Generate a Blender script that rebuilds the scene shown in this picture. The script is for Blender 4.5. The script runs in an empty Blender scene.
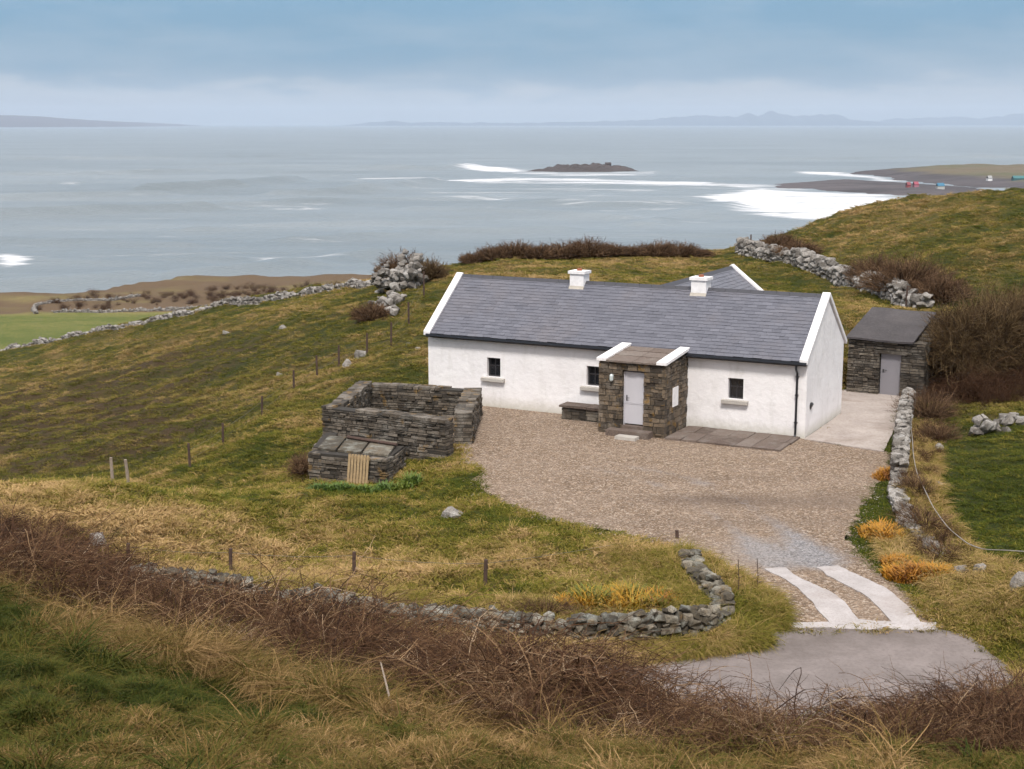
import bpy, bmesh, math, random
import numpy as np
from mathutils import Vector, Matrix, noise as mnoise
rnd = random.Random(7)
rng = np.random.default_rng(11)
SC = bpy.context.scene
COL = SC.collection
R = math.radians

# ------------------------------------------------------------------ survey
# the photograph's own camera: 50 mm equivalent, 10 m above the yard
F = 1422.2; PIT = math.atan(261.5 / F); SP, CP = math.sin(PIT), math.cos(PIT); HC = 10.0
def ray(x, y):
    u = (x - 512) / F; v = (384.5 - y) / F
    return u, CP + v * SP, -SP + v * CP
def G(x, y, z=0.0):
    a, b, d = ray(x, y); t = (z - HC) / d
    return (a * t, b * t, z)
def D(x, y, Y):
    a, b, d = ray(x, y); t = Y / b
    return (a * t, Y, HC + d * t)
def gp(pts, z=0.0): return np.array([G(x, y, z)[:2] for x, y in pts])

TH = R(27.4)
CX, CY, _ = G(804.7, 438.8)          # near corner of the cottage
AX = np.array((math.cos(TH), -math.sin(TH))); BX = np.array((math.sin(TH), math.cos(TH)))
def W(x, y): return np.array((CX, CY)) + x * AX + y * BX      # cottage frame (x right, y back) to world

# ------------------------------------------------------------------ numeric noise
def _h(ix, iy, s):
    n = (ix.astype(np.int64) * 374761393 + iy.astype(np.int64) * 668265263 + s * 1442695041) & 0x7fffffff
    n = ((n ^ (n >> 13)) * 1274126177) & 0x7fffffff
    return ((n ^ (n >> 16)) & 0xffff) / 65535.0
def vn(x, y, s=0):
    x = np.asarray(x, float); y = np.asarray(y, float)
    ix = np.floor(x); iy = np.floor(y); fx = x - ix; fy = y - iy
    fx = fx * fx * (3 - 2 * fx); fy = fy * fy * (3 - 2 * fy)
    a = _h(ix, iy, s); b = _h(ix + 1, iy, s); c = _h(ix, iy + 1, s); d = _h(ix + 1, iy + 1, s)
    return (a * (1 - fx) + b * fx) * (1 - fy) + (c * (1 - fx) + d * fx) * fy
def fbm(x, y, o=4, s=0):
    r = 0; a = .5; t = 0
    for i in range(o):
        r = r + a * vn(x * 2 ** i + 17.3 * i, y * 2 ** i - 9.1 * i, s + i); t += a; a *= .5
    return r / t
def sstep(a, b, x):
    t = np.clip((x - a) / (b - a), 0, 1); return t * t * (3 - 2 * t)
def sdpoly(P, x, y):
    x = np.asarray(x, float); y = np.asarray(y, float)
    d = np.full(x.shape, 1e18); ins = np.zeros(x.shape, bool); n = len(P)
    for i in range(n):
        ax, ay = P[i]; bx, by = P[(i + 1) % n]
        ex, ey = bx - ax, by - ay; wx, wy = x - ax, y - ay
        t = np.clip((wx * ex + wy * ey) / (ex * ex + ey * ey + 1e-12), 0, 1)
        d = np.minimum(d, (wx - ex * t) ** 2 + (wy - ey * t) ** 2)
        c = ((ay > y) != (by > y)) & (x < (bx - ax) * (y - ay) / ((by - ay) if by != ay else 1e-12) + ax)
        ins ^= c
    d = np.sqrt(d); return np.where(ins, -d, d)
def sdline(P, x, y):
    d = np.full(np.shape(x), 1e18)
    for i in range(len(P) - 1):
        ax, ay = P[i][:2]; bx, by = P[i + 1][:2]
        ex, ey = bx - ax, by - ay; wx, wy = x - ax, y - ay
        t = np.clip((wx * ex + wy * ey) / (ex * ex + ey * ey + 1e-12), 0, 1)
        d = np.minimum(d, (wx - ex * t) ** 2 + (wy - ey * t) ** 2)
    return np.sqrt(d)

# ------------------------------------------------------------------ outlines on the ground
YARD = np.vstack([[W(-14.0, .3)], [W(-14.0, 1.2)], [W(.3, 1.2)], [W(.3, -.1)],
                  gp([(892, 452), (890, 466), (872, 490), (862, 512), (850, 535), (862, 556), (885, 575), (912, 596), (944, 621)]),
                  gp([(779, 621), (782, 607), (764, 593), (735, 577), (716, 566), (700, 556), (660, 546), (615, 534), (570, 524), (535, 516), (498, 503), (480, 486), (476, 468), (462, 458), (456, 440)])])
ROAD = np.array([G(744, 619)[:2], G(962, 622)[:2], G(1004, 662, -.3)[:2], (9.5, 25.2), (7.8, 23.7), (5, 22.7), (2, 22.5), (-1, 23.6), (-5, 25.6), (-12.5, 28.0), (-12.5, 29.4), (-6, 27.9),
                 G(545, 663, -.3)[:2], G(640, 661, -.3)[:2], G(700, 656, -.3)[:2], G(752, 645, -.2)[:2], G(768, 632)[:2], G(758, 624)[:2]])
HOUSE = np.array([W(-14.3, -.2), W(.2, -.2), W(.2, 4.8), W(-2.5, 5), W(-3.4, 11.3), W(-8.6, 11.3), W(-9, 5), W(-14.3, 4.8)])
APRON = np.array([W(.02, -.12), G(883.5, 452.3)[:2], G(893, 432)[:2], G(905, 400)[:2], G(905, 392)[:2], W(-.6, 9.2), W(-2.4, 8.5), W(-2.4, 4.4), W(.02, 4.4)])
def yz(x, y): return -.3 * sstep(29.6, 26.2, y)

# ------------------------------------------------------------------ terrain
ctl = []
def cg(*a):
    for x, y, z in a: ctl.append(G(x, y, z))
def cd(*a):
    for x, y, Y in a: ctl.append(D(x, y, Y))
cg((480, 410, 0), (600, 470, 0), (700, 450, 0), (790, 445, 0), (880, 455, 0), (860, 500, 0), (850, 560, 0), (700, 540, 0), (540, 500, 0), (490, 460, 0),
   (850, 612, 0), (760, 612, 0), (700, 690, -.3), (990, 662, -.3), (560, 665, -.3), (860, 690, -.3))
for a, b in ((0, 0), (-14, 0), (-14, 4.5), (0, 4.5), (-7, 5)): ctl.append((*W(a, b), 0))
ctl += [(*W(-6, 11.5), .9), (*W(-14, 8), .6), (*W(-1, 7), .2), (*W(-2, 11.5), 1.3)]
cg((430, 520, -.1), (560, 570, -.1), (650, 580, 0), (340, 500, -.35), (250, 540, -.6), (350, 572, -.5), (484, 590, -.3), (230, 565, -.7),
   (620, 640, -.15), (300, 612, -.4), (450, 635, -.3), (720, 618, -.05), (320, 440, -.5), (400, 400, 0.0), (350, 380, -.2),
   (190, 465, -1.5), (222, 444, -1.4), (262, 415, -1.2), (294, 392, -1.0), (317, 376, -.7), (339, 367, -.5), (367, 355, -.1),
   (150, 475, -2.6), (60, 470, -3.4), (100, 440, -3.2), (20, 440, -4.2), (100, 400, -3.8), (20, 400, -5.2), (200, 400, -2.4), (200, 350, -2.7),
   (100, 350, -5), (280, 335, -1.2), (180, 500, -1.6), (-80, 440, -5.6), (-80, 400, -6.6))
cd((0, 484, 38), (90, 486, 38), (150, 492, 37), (205, 520, 34), (100, 520, 33), (0, 520, 32), (-100, 500, 34),
   (10, 352, 112), (100, 332, 106), (200, 311, 100), (300, 295, 95), (350, 287, 90), (400, 286, 80), (-120, 385, 112),
   (430, 330, 62), (440, 300, 70), (460, 265, 82), (550, 261, 84), (650, 257, 86), (740, 251, 88),
   (750, 290, 68), (800, 305, 62), (843, 325, 58), (800, 262, 80), (850, 285, 72), (900, 302, 65),
   (805, 241, 86), (880, 208, 89), (950, 199, 87), (1024, 197, 85), (1120, 197, 85), (1300, 200, 80), (900, 240, 78), (1000, 250, 72), (960, 285, 67), (1030, 285, 66), (860, 252, 78),
   (1100, 300, 64), (1200, 320, 60))
cg((960, 402, .0), (1020, 400, .4), (930, 460, .25), (1020, 450, .45), (1000, 540, .15), (960, 585, .0), (1020, 620, .1), (1150, 450, 1.5), (1150, 560, 1.0), (1010, 650, -.1))
cd((0, 769, 10), (256, 769, 10.5), (512, 769, 11.5), (768, 769, 12.6), (1024, 769, 12.8))
TOPS = [(-90, 500, 23.5), (0, 527, 23), (100, 562, 22), (200, 592, 21), (300, 614, 20.3), (400, 637, 19.6), (500, 653, 19), (600, 668, 18.5), (700, 692, 18), (780, 707, 17.8), (850, 698, 17.8), (920, 684, 18), (1000, 664, 18.5), (1120, 640, 19)]
BOTS = [(-90, 575, 19), (0, 607, 18), (100, 645, 17), (250, 678, 16), (400, 712, 15), (520, 752, 13.4), (640, 790, 12.2), (720, 815, 11.4), (1100, 850, 11)]
for x, y, Y in TOPS: q = D(x, y, Y); ctl.append((q[0], q[1], q[2] - 1.05 - (.5 if x >= 650 else .2 if 50 < x < 450 else 0)))
cd(*BOTS[:7])
cd((900, 800, 14.8), (800, 804, 14.6), (700, 796, 14.2), (1000, 785, 15), (850, 792, 16), (300, 690, 15.6))
ctl += [(-12, 22, 2.9), (-12, 28, 1.0), (1.0, 21.6, -.1), (5, 21.4, -.2), (-2.5, 22.6, .2), (-6, 25, .9),
        (8.5, 21.5, -.1), (11, 20, 1.0), (0, 0, 8.3), (-15, 0, 9), (15, 0, 8), (0, -10, 9.8), (-30, -8, 11), (30, -8, 9), (-25, 15, 5.5), (22, 15, 3.5), (22, 28, 1.2), (-28, 30, 1)]
ctl = np.array(ctl)
def _phi(r2): return .5 * r2 * np.log(r2 + 1e-9)
def tps_fit(P, lam):
    n = len(P); X = P[:, :2] / 10
    K = _phi(((X[:, None] - X[None]) ** 2).sum(-1)) + lam * np.eye(n)
    A = np.zeros((n + 3, n + 3)); A[:n, :n] = K; A[:n, n] = 1; A[:n, n + 1:] = X; A[n, :n] = 1; A[n + 1:, :n] = X.T
    return X, np.linalg.solve(A, np.r_[P[:, 2], 0, 0, 0])
_X, _w = tps_fit(ctl, .02)
def tps(x, y):
    x = np.asarray(x, float) / 10; y = np.asarray(y, float) / 10
    r = _w[-3] + _w[-2] * x + _w[-1] * y
    for (a, b), w in zip(_X, _w): r = r + w * _phi((x - a) ** 2 + (y - b) ** 2)
    return r
CU = np.array([-.9, -.36, -.25, -.2, -.14, -.1, -.06, 0, .1, .17, .26, .35, .9])
CR = np.array([112, 112, 107, 103, 98, 92, 85, 86, 88, 90, 92, 88, 88.])
SEA = -50.0
def crest(x, y): return np.interp(x / np.maximum(y, 1), CU, CR)
def mask_built(x, y):
    d = np.minimum(np.minimum(sdpoly(YARD, x, y), sdpoly(ROAD, x, y)), np.minimum(sdpoly(HOUSE, x, y), sdpoly(APRON, x, y)))
    return d
def terr(x, y, detail=True):
    x = np.asarray(x, float); y = np.asarray(y, float)
    yc = crest(x, y); k = np.where(y > yc, yc / np.maximum(y, 1), 1.0)
    z = tps(x * k, y * k)
    d = mask_built(x, y)
    if detail:
        wild = sstep(0, 2.5, d)
        n = (fbm(x * .35, y * .35, 4, 3) - .5) * .5 + (fbm(x * 1.5, y * 1.5, 4, 9) - .5) * .34
        hill = sstep(-3, -12, x + .12 * y) * sstep(50, 60, y) * sstep(125, 100, y)
        n = n + hill * ((fbm(x * .07 + 5, y * .38 - x * .02, 3, 21) - .5) * 1.1 + (fbm(x * .2, y * 1.1 - x * .06, 3, 25) - .5) * .5)
        hr = sstep(14, 22, x) * sstep(62, 70, y)
        n = n + hr * (fbm(x * .3, y * .7, 3, 31) - .5) * .7
        n = n + sstep(22, 12, y) * ((fbm(x * 2.4, y * 2.4, 3, 41) - .5) * .42 + (fbm(x * .7, y * .7, 2, 43) - .5) * .3)
        z = z + n * wild * (1 - .3 * sstep(100, 115, y))
    m = sstep(1.2, 0, d); z = z * (1 - m) + yz(x, y) * m - .12 * sstep(.05, -.35, d)
    # beyond the crest the land falls to a coastal shelf
    u = x / np.maximum(y, 1)
    shelf = -45.5 + 2.2 * (fbm(x * .012, y * .02, 3, 51) - .4) * sstep(300, 420, y) + 1.0 * sstep(380, 450, y) * sstep(-.36, -.2, u)
    shelf = shelf + 3.0 * sstep(405, 425, y) * (fbm(x * .06, y * .10, 4, 58) - .5)
    shelf = shelf - 9 * sstep(-.06, .02, u)
    t = np.clip((y - yc) / (270 - yc), 0, 1)
    far = z - (z - shelf) * (1 - (1 - t) ** 1.6)
    z = np.where(y > yc, far, z)
    coast = 452 + 45 * (fbm(u * 9, u * 3 + 3, 4, 61) - .4) + 60 * sstep(-.34, -.2, u) - 160 * sstep(-.1, 0, u)
    z = np.where(y > 200, z - 9 * sstep(0, 14, y - coast), z)
    return z

def hz(x, y): return float(terr(np.array([x]), np.array([y]))[0])

# dryness and scrub fields (scrub also carries painted shade) drive both the ground and the grass
def blobs(L, x, y):
    r = 0
    for px, py, z, sx, sy, a in L:
        cx, cy, _ = G(px, py, z); r = r + a * np.exp(-((x - cx) / sx) ** 2 - ((y - cy) / sy) ** 2)
    return r
DRY = [(150, 400, -3, 20, 15, -.16), (970, 540, .2, 3.5, 4, -.5), (970, 500, .2, 4.5, 9, -.75), (1010, 460, .3, 4, 6, -.4), (80, 670, 4, 3.5, 2.2, -.5), (250, 700, 3.6, 3, 1.4, -.4), (20, 620, 4, 2.5, 3, -.35),
       (340, 730, 4, 2.5, 1.2, -.3), (100, 765, 4.6, 5, .8, .12), (600, 760, 4.2, 5, 1.2, -.12), (60, 510, .6, 5, 3, .35), (200, 555, -.3, 4, 3, .2),
       (250, 530, -.6, 4, 4, -.05), (430, 560, -.2, 4, 2, .2), (610, 560, -.1, 4, 1.5, .3), (560, 530, -.1, 4, 1.6, -.2), (450, 490, 0, 2.5, 2, -.2), (730, 590, 0, 2, 2, -.35), (870, 550, 0, 1.5, 4, -.15),
       (620, 655, -.2, 6, 1, -.1), (300, 400, -1, 3, 6, .25), (620, 268, 2, 14, 9, .12), (780, 285, 2.2, 6, 6, -.15), (830, 300, 2, 3, 4, .2), (960, 215, 5, 16, 10, .05), (1000, 290, 2.5, 6, 4, -.25),
       (120, 440, -3, 8, 8, -.25), (80, 330, -44, 60, 70, -.7), (200, 328, -44, 30, 30, .2), (720, 750, 3, 4, 2.5, .3), (1000, 620, 0, 3, 3, .3)]
SCR_SHADE = [(80, 600, 2.8, 4, 2.2, .9), (300, 650, 2.4, 3, 2, .9), (500, 690, 1.8, 2.5, 2, .8), (700, 730, 1.3, 3, 2, .8), (140, 420, -3, 22, 12, .3), (100, 455, -3, 10, 6, .35), (60, 400, -5, 14, 14, .25), (220, 360, -2.4, 10, 12, .25), (960, 250, 4, 14, 6, .35), (830, 262, 2.5, 4, 5, .2), (960, 400, 0, 4, 4, .9),  # bramble and hawthorn entries darken the ground as painted shade; others are scrub
       (930, 430, .1, 1.5, 6, .5), (700, 740, 2, 6, 2, .25), (300, 640, 2, 7, 3, .35), (500, 620, 0, 9, 1.5, .2)]
def f_dry(x, y):
    v = .5 + .75 * (fbm(x * .13, y * .13, 3, 71) - .5) + 1.05 * (fbm(x * .8, y * 1.1, 4, 77) - .5) + blobs(DRY, x, y)
    return np.clip(np.where(y > 250, .34 + .5 * sstep(405, 425, y) + .7 * (fbm(x * .02, y * .04, 3, 5) - .5), v), 0, 1)
def f_scr_shade(x, y):
    hill = sstep(-3, -12, x + .12 * y) * sstep(50, 60, y) * sstep(125, 100, y)
    a = fbm(x * .1, y * .6 - x * .03, 3, 85)
    near = np.clip(blobs(SCR_SHADE, x, y) * (.4 + 1.2 * fbm(x * .3, y * .3, 3, 81)) + hill * (.20 + 1.0 * np.clip(a - .5, 0, 1)), 0, 1)
    return np.where(y > 250, sstep(412, 424, y + 14 * (fbm(x * .03, y * .03, 2, 8) - .5)) * (.25 + 1.1 * fbm(x * .05, y * .10, 3, 6)), near)

# ------------------------------------------------------------------ mesh helpers
def link(o, parent=None):
    COL.objects.link(o)
    if parent is not None: o.parent = parent
    return o
class MB:
    """collects triangles, becomes ONE mesh object"""
    def __init__(s): s.V = []; s.F = []; s.T = []; s.n = 0
    def add(s, V, Fc, t=None):
        V = np.asarray(V, float).reshape(-1, 3); Fc = np.asarray(Fc, int)
        if Fc.shape[1] == 4: Fc = np.vstack([Fc[:, [0, 1, 2]], Fc[:, [0, 2, 3]]])
        s.V.append(V); s.F.append(Fc + s.n); s.n += len(V)
        if t is None: t = rnd.random()
        s.T.append(np.full(len(V), t) if np.isscalar(t) else np.asarray(t, float))
    def xf(s, loc=(0, 0, 0), rz=0):
        V = np.vstack(s.V); c, q = math.cos(rz), math.sin(rz)
        V = np.c_[V[:, 0] * c - V[:, 1] * q, V[:, 0] * q + V[:, 1] * c, V[:, 2]] + np.array(loc)
        s.V = [V]; s.F = [np.vstack(s.F)]; s.T = [np.concatenate(s.T)]; return s
    def build(s, name, mat, parent=None, smooth=False):
        V = np.vstack(s.V); Fc = np.vstack(s.F); T = np.concatenate(s.T)
        me = bpy.data.meshes.new(name)
        me.vertices.add(len(V)); me.vertices.foreach_set('co', V.astype(np.float32).ravel())
        me.loops.add(len(Fc) * 3); me.loops.foreach_set('vertex_index', Fc.astype(np.int32).ravel())
        me.polygons.add(len(Fc)); me.polygons.foreach_set('loop_start', np.arange(0, len(Fc) * 3, 3, dtype=np.int32))
        me.update(calc_edges=True)
        me.polygons.foreach_set('use_smooth', np.full(len(Fc), smooth))
        a = me.attributes.new('tint', 'FLOAT', 'POINT'); a.data.foreach_set('value', T.astype(np.float32))
        me.materials.append(mat)
        return link(bpy.data.objects.new(name, me), parent)
    # shapes
    def box(s, x0, x1, y0, y1, z0, z1, t=None, j=0.0):
        V = np.array([(x, y, z) for z in (z0, z1) for x, y in ((x0, y0), (x1, y0), (x1, y1), (x0, y1))], float)
        if j: V += np.array([[rnd.uniform(-j, j) for _ in range(3)] for _ in range(8)])
        s.add(V, BOXF, t)
    def prism(s, poly, axis, a0, a1, t=None):
        """poly in the plane across axis, extruded a0..a1 (axis 0: poly is (y,z); 1: (x,z); 2: (x,y))"""
        n = len(poly); V = []
        for a in (a0, a1):
            for p, q in poly: V.append({0: (a, p, q), 1: (p, a, q), 2: (p, q, a)}[axis])
        Fc = []
        for i in range(n):
            j = (i + 1) % n; Fc += [(i, j, n + j), (i, n + j, n + i)]
        for i in range(1, n - 1): Fc += [(0, i + 1, i), (n, n + i, n + i + 1)]
        s.add(V, Fc, t)
    def tube(s, pts, r, sides=6, t=None):
        P = np.array(pts, float)[None]; rr = np.full((1, P.shape[1]), r) if np.isscalar(r) else np.array(r, float)[None]
        V, Fc = tubes(P, rr, sides); s.add(V, Fc, t)
BOXF = np.array([(0, 3, 2, 1), (4, 5, 6, 7), (0, 1, 5, 4), (1, 2, 6, 5), (2, 3, 7, 6), (3, 0, 4, 7)])
def tubes(P, Rr, sides=3):
    """P (N,K,3), Rr (N,K) -> closed-sided tubes"""
    N, K, _ = P.shape
    T = np.gradient(P, axis=1); T /= np.linalg.norm(T, axis=2, keepdims=True) + 1e-9
    ref = np.where(np.abs(T[:, :1, 2:3]) > .9, np.array([1., 0, 0]), np.array([0, 0, 1.]))
    A = np.cross(T, np.broadcast_to(ref, T.shape)); A /= np.linalg.norm(A, axis=2, keepdims=True) + 1e-9
    B = np.cross(T, A)
    ang = np.arange(sides) * 2 * math.pi / sides
    V = P[:, :, None] + Rr[:, :, None, None] * (np.cos(ang)[None, None, :, None] * A[:, :, None] + np.sin(ang)[None, None, :, None] * B[:, :, None])
    idx = np.arange(N * K * sides).reshape(N, K, sides)
    a = idx[:, :-1]; b = idx[:, 1:]; a2 = np.roll(a, -1, 2); b2 = np.roll(b, -1, 2)
    Fc = np.stack([a, a2, b2, b], -1).reshape(-1, 4)
    Fc = np.vstack([Fc[:, [0, 1, 2]], Fc[:, [0, 2, 3]]])
    if sides > 3:
        caps = []
        for e in (0, K - 1):
            c = idx[:, e]
            for i in range(1, sides - 1): caps.append(np.stack([c[:, 0], c[:, i], c[:, i + 1]], -1))
        Fc = np.vstack([Fc] + caps)
    return V.reshape(-1, 3), Fc
def strips(P, Wd, side):
    """flat blades: P (N,K,3), Wd (N,K), side (N,3)"""
    N, K, _ = P.shape
    L = P - side[:, None] * Wd[:, :, None]; Rt = P + side[:, None] * Wd[:, :, None]
    V = np.stack([L, Rt], 2); idx = np.arange(N * K * 2).reshape(N, K, 2)
    Fc = np.stack([idx[:, :-1, 0], idx[:, :-1, 1], idx[:, 1:, 1], idx[:, 1:, 0]], -1).reshape(-1, 4)
    return V.reshape(-1, 3), np.vstack([Fc[:, [0, 1, 2]], Fc[:, [0, 2, 3]]])
def tag(o, label=None, cat=None, group=None, kind=None):
    if label: o['label'] = label
    if cat: o['category'] = cat
    if group: o['group'] = group
    if kind: o['kind'] = kind
    return o
def thing(name, label, cat, loc=(0, 0, 0), rz=0, group=None):
    o = bpy.data.objects.new(name, None); COL.objects.link(o)
    o.location = loc; o.rotation_euler = (0, 0, rz); o.empty_display_size = .2
    return tag(o, label, cat, group)

# ------------------------------------------------------------------ materials
class NT:
    def __init__(s, name):
        s.m = bpy.data.materials.new(name); s.m.use_nodes = True; s.t = s.m.node_tree; s.N = s.t.nodes; s.b = s.N['Principled BSDF']
    def n(s, ty, **kw):
        o = s.N.new(ty)
        for k, v in kw.items():
            if k in o.inputs: o.inputs[k].default_value = v
            else: setattr(o, k, v)
        return o
    def l(s, a, b): s.t.links.new(a, b)
    def co(s, sc=(1, 1, 1), rot=(0, 0, 0), kind='Object'):
        c = s.n('ShaderNodeTexCoord'); m = s.n('ShaderNodeMapping'); s.l(c.outputs[kind], m.inputs[0])
        m.inputs['Scale'].default_value = sc; m.inputs['Rotation'].default_value = rot; return m.outputs[0]
    def noise(s, scale, detail=4, rough=.6, co=None, dist=0):
        o = s.n('ShaderNodeTexNoise'); o.inputs['Scale'].default_value = scale; o.inputs['Detail'].default_value = detail
        o.inputs['Roughness'].default_value = rough; o.inputs['Distortion'].default_value = dist
        s.l(co if co is not None else s.co(), o.inputs['Vector']); return o.outputs['Fac']
    def ramp(s, fac, stops):
        o = s.n('ShaderNodeValToRGB'); e = o.color_ramp.elements
        while len(e) < len(stops): e.new(.5)
        for i, (p, c) in enumerate(stops): e[i].position = p; e[i].color = (*c, 1) if len(c) == 3 else c
        s.l(fac, o.inputs[0]); return o.outputs[0]
    def mix(s, f, a, b, mode='MIX'):
        o = s.n('ShaderNodeMix', data_type='RGBA', blend_type=mode)
        for sock, v in ((o.inputs[0], f), (o.inputs[6], a), (o.inputs[7], b)):
            if hasattr(v, 'links'): s.l(v, sock)
            else: sock.default_value = v if isinstance(v, (int, float)) else (*v, 1)
        return o.outputs[2]
    def math(s, op, a, b=0.0, clamp=False):
        o = s.n('ShaderNodeMath', operation=op); o.use_clamp = clamp
        for i, v in enumerate((a, b)):
            if hasattr(v, 'links'): s.l(v, o.inputs[i])
            else: o.inputs[i].default_value = v
        return o.outputs[0]
    def attr(s, name, ty='GEOMETRY'):
        o = s.n('ShaderNodeAttribute', attribute_name=name, attribute_type=ty); return o.outputs['Fac']
    def bump(s, h, dist, st=1.0):
        o = s.n('ShaderNodeBump'); o.inputs['Distance'].default_value = dist; o.inputs['Strength'].default_value = st
        s.l(h, o.inputs['Height']); s.l(o.outputs[0], s.b.inputs['Normal']); return o
    def out(s, col=None, rough=None):
        if col is not None:
            if hasattr(col, 'links'): s.l(col, s.b.inputs['Base Color'])
            else: s.b.inputs['Base Color'].default_value = (*col, 1)
        if rough is not None: s.b.inputs['Roughness'].default_value = rough
        return s.m
LO, HI = (.3, (0, 0, 0)), (.7, (1, 1, 1))

def m_ground():
    m = NT('hill_ground'); c = m.co()
    dry = m.attr('dry'); scr = m.attr('scrub')
    n1 = m.noise(2.3, 6, .7, c); n2 = m.noise(9, 5, .7, m.co((1, .6, 1)))
    n3 = m.noise(.7, 5, .7, m.co((.5, 1.6, 1))); n4 = m.noise(.06, 5, .65, m.co((1, 1.8, 1))); n5 = m.noise(.022, 6, .7, m.co((.6, 1.6, 1), (0, 0, .3)))
    v = m.math('ADD', m.math('MULTIPLY', dry, .8), m.math('MULTIPLY', m.math('SUBTRACT', n1, .5), 1.6))
    v = m.math('ADD', v, m.math('MULTIPLY', m.math('SUBTRACT', n3, .5), .9)); v = m.math('ADD', v, m.math('MULTIPLY', m.math('SUBTRACT', n4, .5), .9))
    col = m.ramp(v, [(.05, (.038, .05, .008)), (.3, (.075, .072, .014)), (.55, (.125, .098, .028)), (.85, (.21, .145, .06))])
    far = m.attr('pasture'); col = m.mix(far, col, m.ramp(v, [(.1, (.10, .13, .03)), (.4, (.17, .18, .05)), (.7, (.27, .22, .09)), (1, (.34, .26, .13))]))
    dk = m.ramp(m.math('ADD', m.math('ADD', scr, m.math('MULTIPLY', m.math('SUBTRACT', n5, .5), .8)), m.math('MULTIPLY', m.math('SUBTRACT', n2, .5), 1.2)), [(.3, (0, 0, 0)), (.75, (1, 1, 1))])
    col = m.mix(dk, col, m.mix(far, (.075, .05, .028), (.15, .10, .062)))
    col = m.mix(m.ramp(n2, [(.3, (1, 1, 1)), (.5, (0, 0, 0))]), col, (.05, .045, .018))
    m.bump(m.math('ADD', n1, m.math('MULTIPLY', n2, .5)), .35, .9)
    m.b.inputs['Specular IOR Level'].default_value = .15
    return m.out(col, .95)
def m_grass(name, stops, ty='INSTANCER', at='gt'):
    m = NT(name); v = m.attr(at, ty); t = m.attr('tint')
    f = m.math('ADD', v, m.math('MULTIPLY', m.math('SUBTRACT', t, .5), .45), True)
    col = m.ramp(f, stops)
    col = m.mix(m.attr('sc', ty), col, (.085, .062, .022))
    m.b.inputs['Specular IOR Level'].default_value = .12
    return m.out(col, .8)
def m_stone(name, stops, lichen=(.42, .40, .36), la=.5, orange=0.0, rough=.92):
    m = NT(name); c = m.co(); t = m.attr('tint')
    n1 = m.noise(9, 6, .7, c); n2 = m.noise(2.2, 4, .6, c); n3 = m.noise(38, 4, .7, c)
    f = m.math('ADD', m.math('MULTIPLY', t, .75), m.math('MULTIPLY', m.math('SUBTRACT', n1, .38), .8), True)
    col = m.ramp(f, stops)
    col = m.mix(m.math('MULTIPLY', m.ramp(n2, [(.50, (0, 0, 0)), (.66, (1, 1, 1))]), la), col, lichen)
    if orange:
        o = m.noise(3.1, 3, .5, m.co((1, 1, 1), (1, 2, 3)))
        col = m.mix(m.math('MULTIPLY', m.ramp(o, [(.6, (0, 0, 0)), (.68, (1, 1, 1))]), orange), col, (.30, .17, .04))
    col = m.mix(m.ramp(n3, [(.32, (.75, .75, .75)), (.6, (0, 0, 0))]), col, (.03, .028, .025))
    m.bump(m.math('ADD', n1, m.math('MULTIPLY', n3, .4)), .03, .8)
    return m.out(col, rough)
def m_plain(name, col, rough=.6, var=.12, scale=6, bumpd=.004, spec=.5, metal=0):
    m = NT(name); n = m.noise(scale, 5, .65)
    c = m.mix(m.ramp(n, [(.3, (0, 0, 0)), (.75, (1, 1, 1))]), tuple(v * (1 - var) for v in col), tuple(min(1, v * (1 + var)) for v in col))
    m.bump(m.noise(scale * 5, 4, .6), bumpd, .6); m.b.inputs['Specular IOR Level'].default_value = spec; m.b.inputs['Metallic'].default_value = metal
    return m.out(c, rough)
def m_white():
    m = NT('whitewash'); c = m.co()
    n = m.noise(1.1, 5, .6, c); n2 = m.noise(7, 4, .6, c)
    col = m.mix(m.ramp(n, [(.35, (0, 0, 0)), (.7, (1, 1, 1))]), (.80, .775, .785), (.87, .85, .86))
    st = m.noise(2.4, 5, .7, m.co((1, 1, .35)))
    # dirt splash near the foot of the wall and faint rain streaks
    g = m.n('ShaderNodeNewGeometry'); sx = m.n('ShaderNodeSeparateXYZ'); m.l(g.outputs['Position'], sx.inputs[0])
    low = m.math('MULTIPLY', m.ramp(m.math('ADD', sx.outputs['Z'], m.math('MULTIPLY', n2, .35)), [(.12, (1, 1, 1)), (.60, (0, 0, 0))]), .7)
    col = m.mix(low, col, (.40, .38, .29))
    col = m.mix(m.ramp(st, [(.52, (0, 0, 0)), (.8, (.45, .45, .45))]), col, (.52, .50, .47))
    m.bump(m.math('ADD', n, m.math('MULTIPLY', n2, .35)), .06, .7)
    m.b.inputs['Specular IOR Level'].default_value = .25
    return m.out(col, .85)
def m_slate():
    m = NT('roof_slate'); t = m.attr('tint'); n = m.noise(14, 5, .7); n2 = m.noise(.6, 4, .6)
    f = m.math('ADD', m.math('MULTIPLY', t, .6), m.math('MULTIPLY', n, .4))
    col = m.ramp(f, [(.15, (.075, .077, .098)), (.5, (.120, .122, .150)), (.9, (.175, .177, .212))])
    col = m.mix(m.ramp(n2, [(.5, (0, 0, 0)), (.8, (.5, .5, .5))]), col, (.17, .15, .155))
    m.bump(n, .006, .6)
    return m.out(col, .42)
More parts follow.
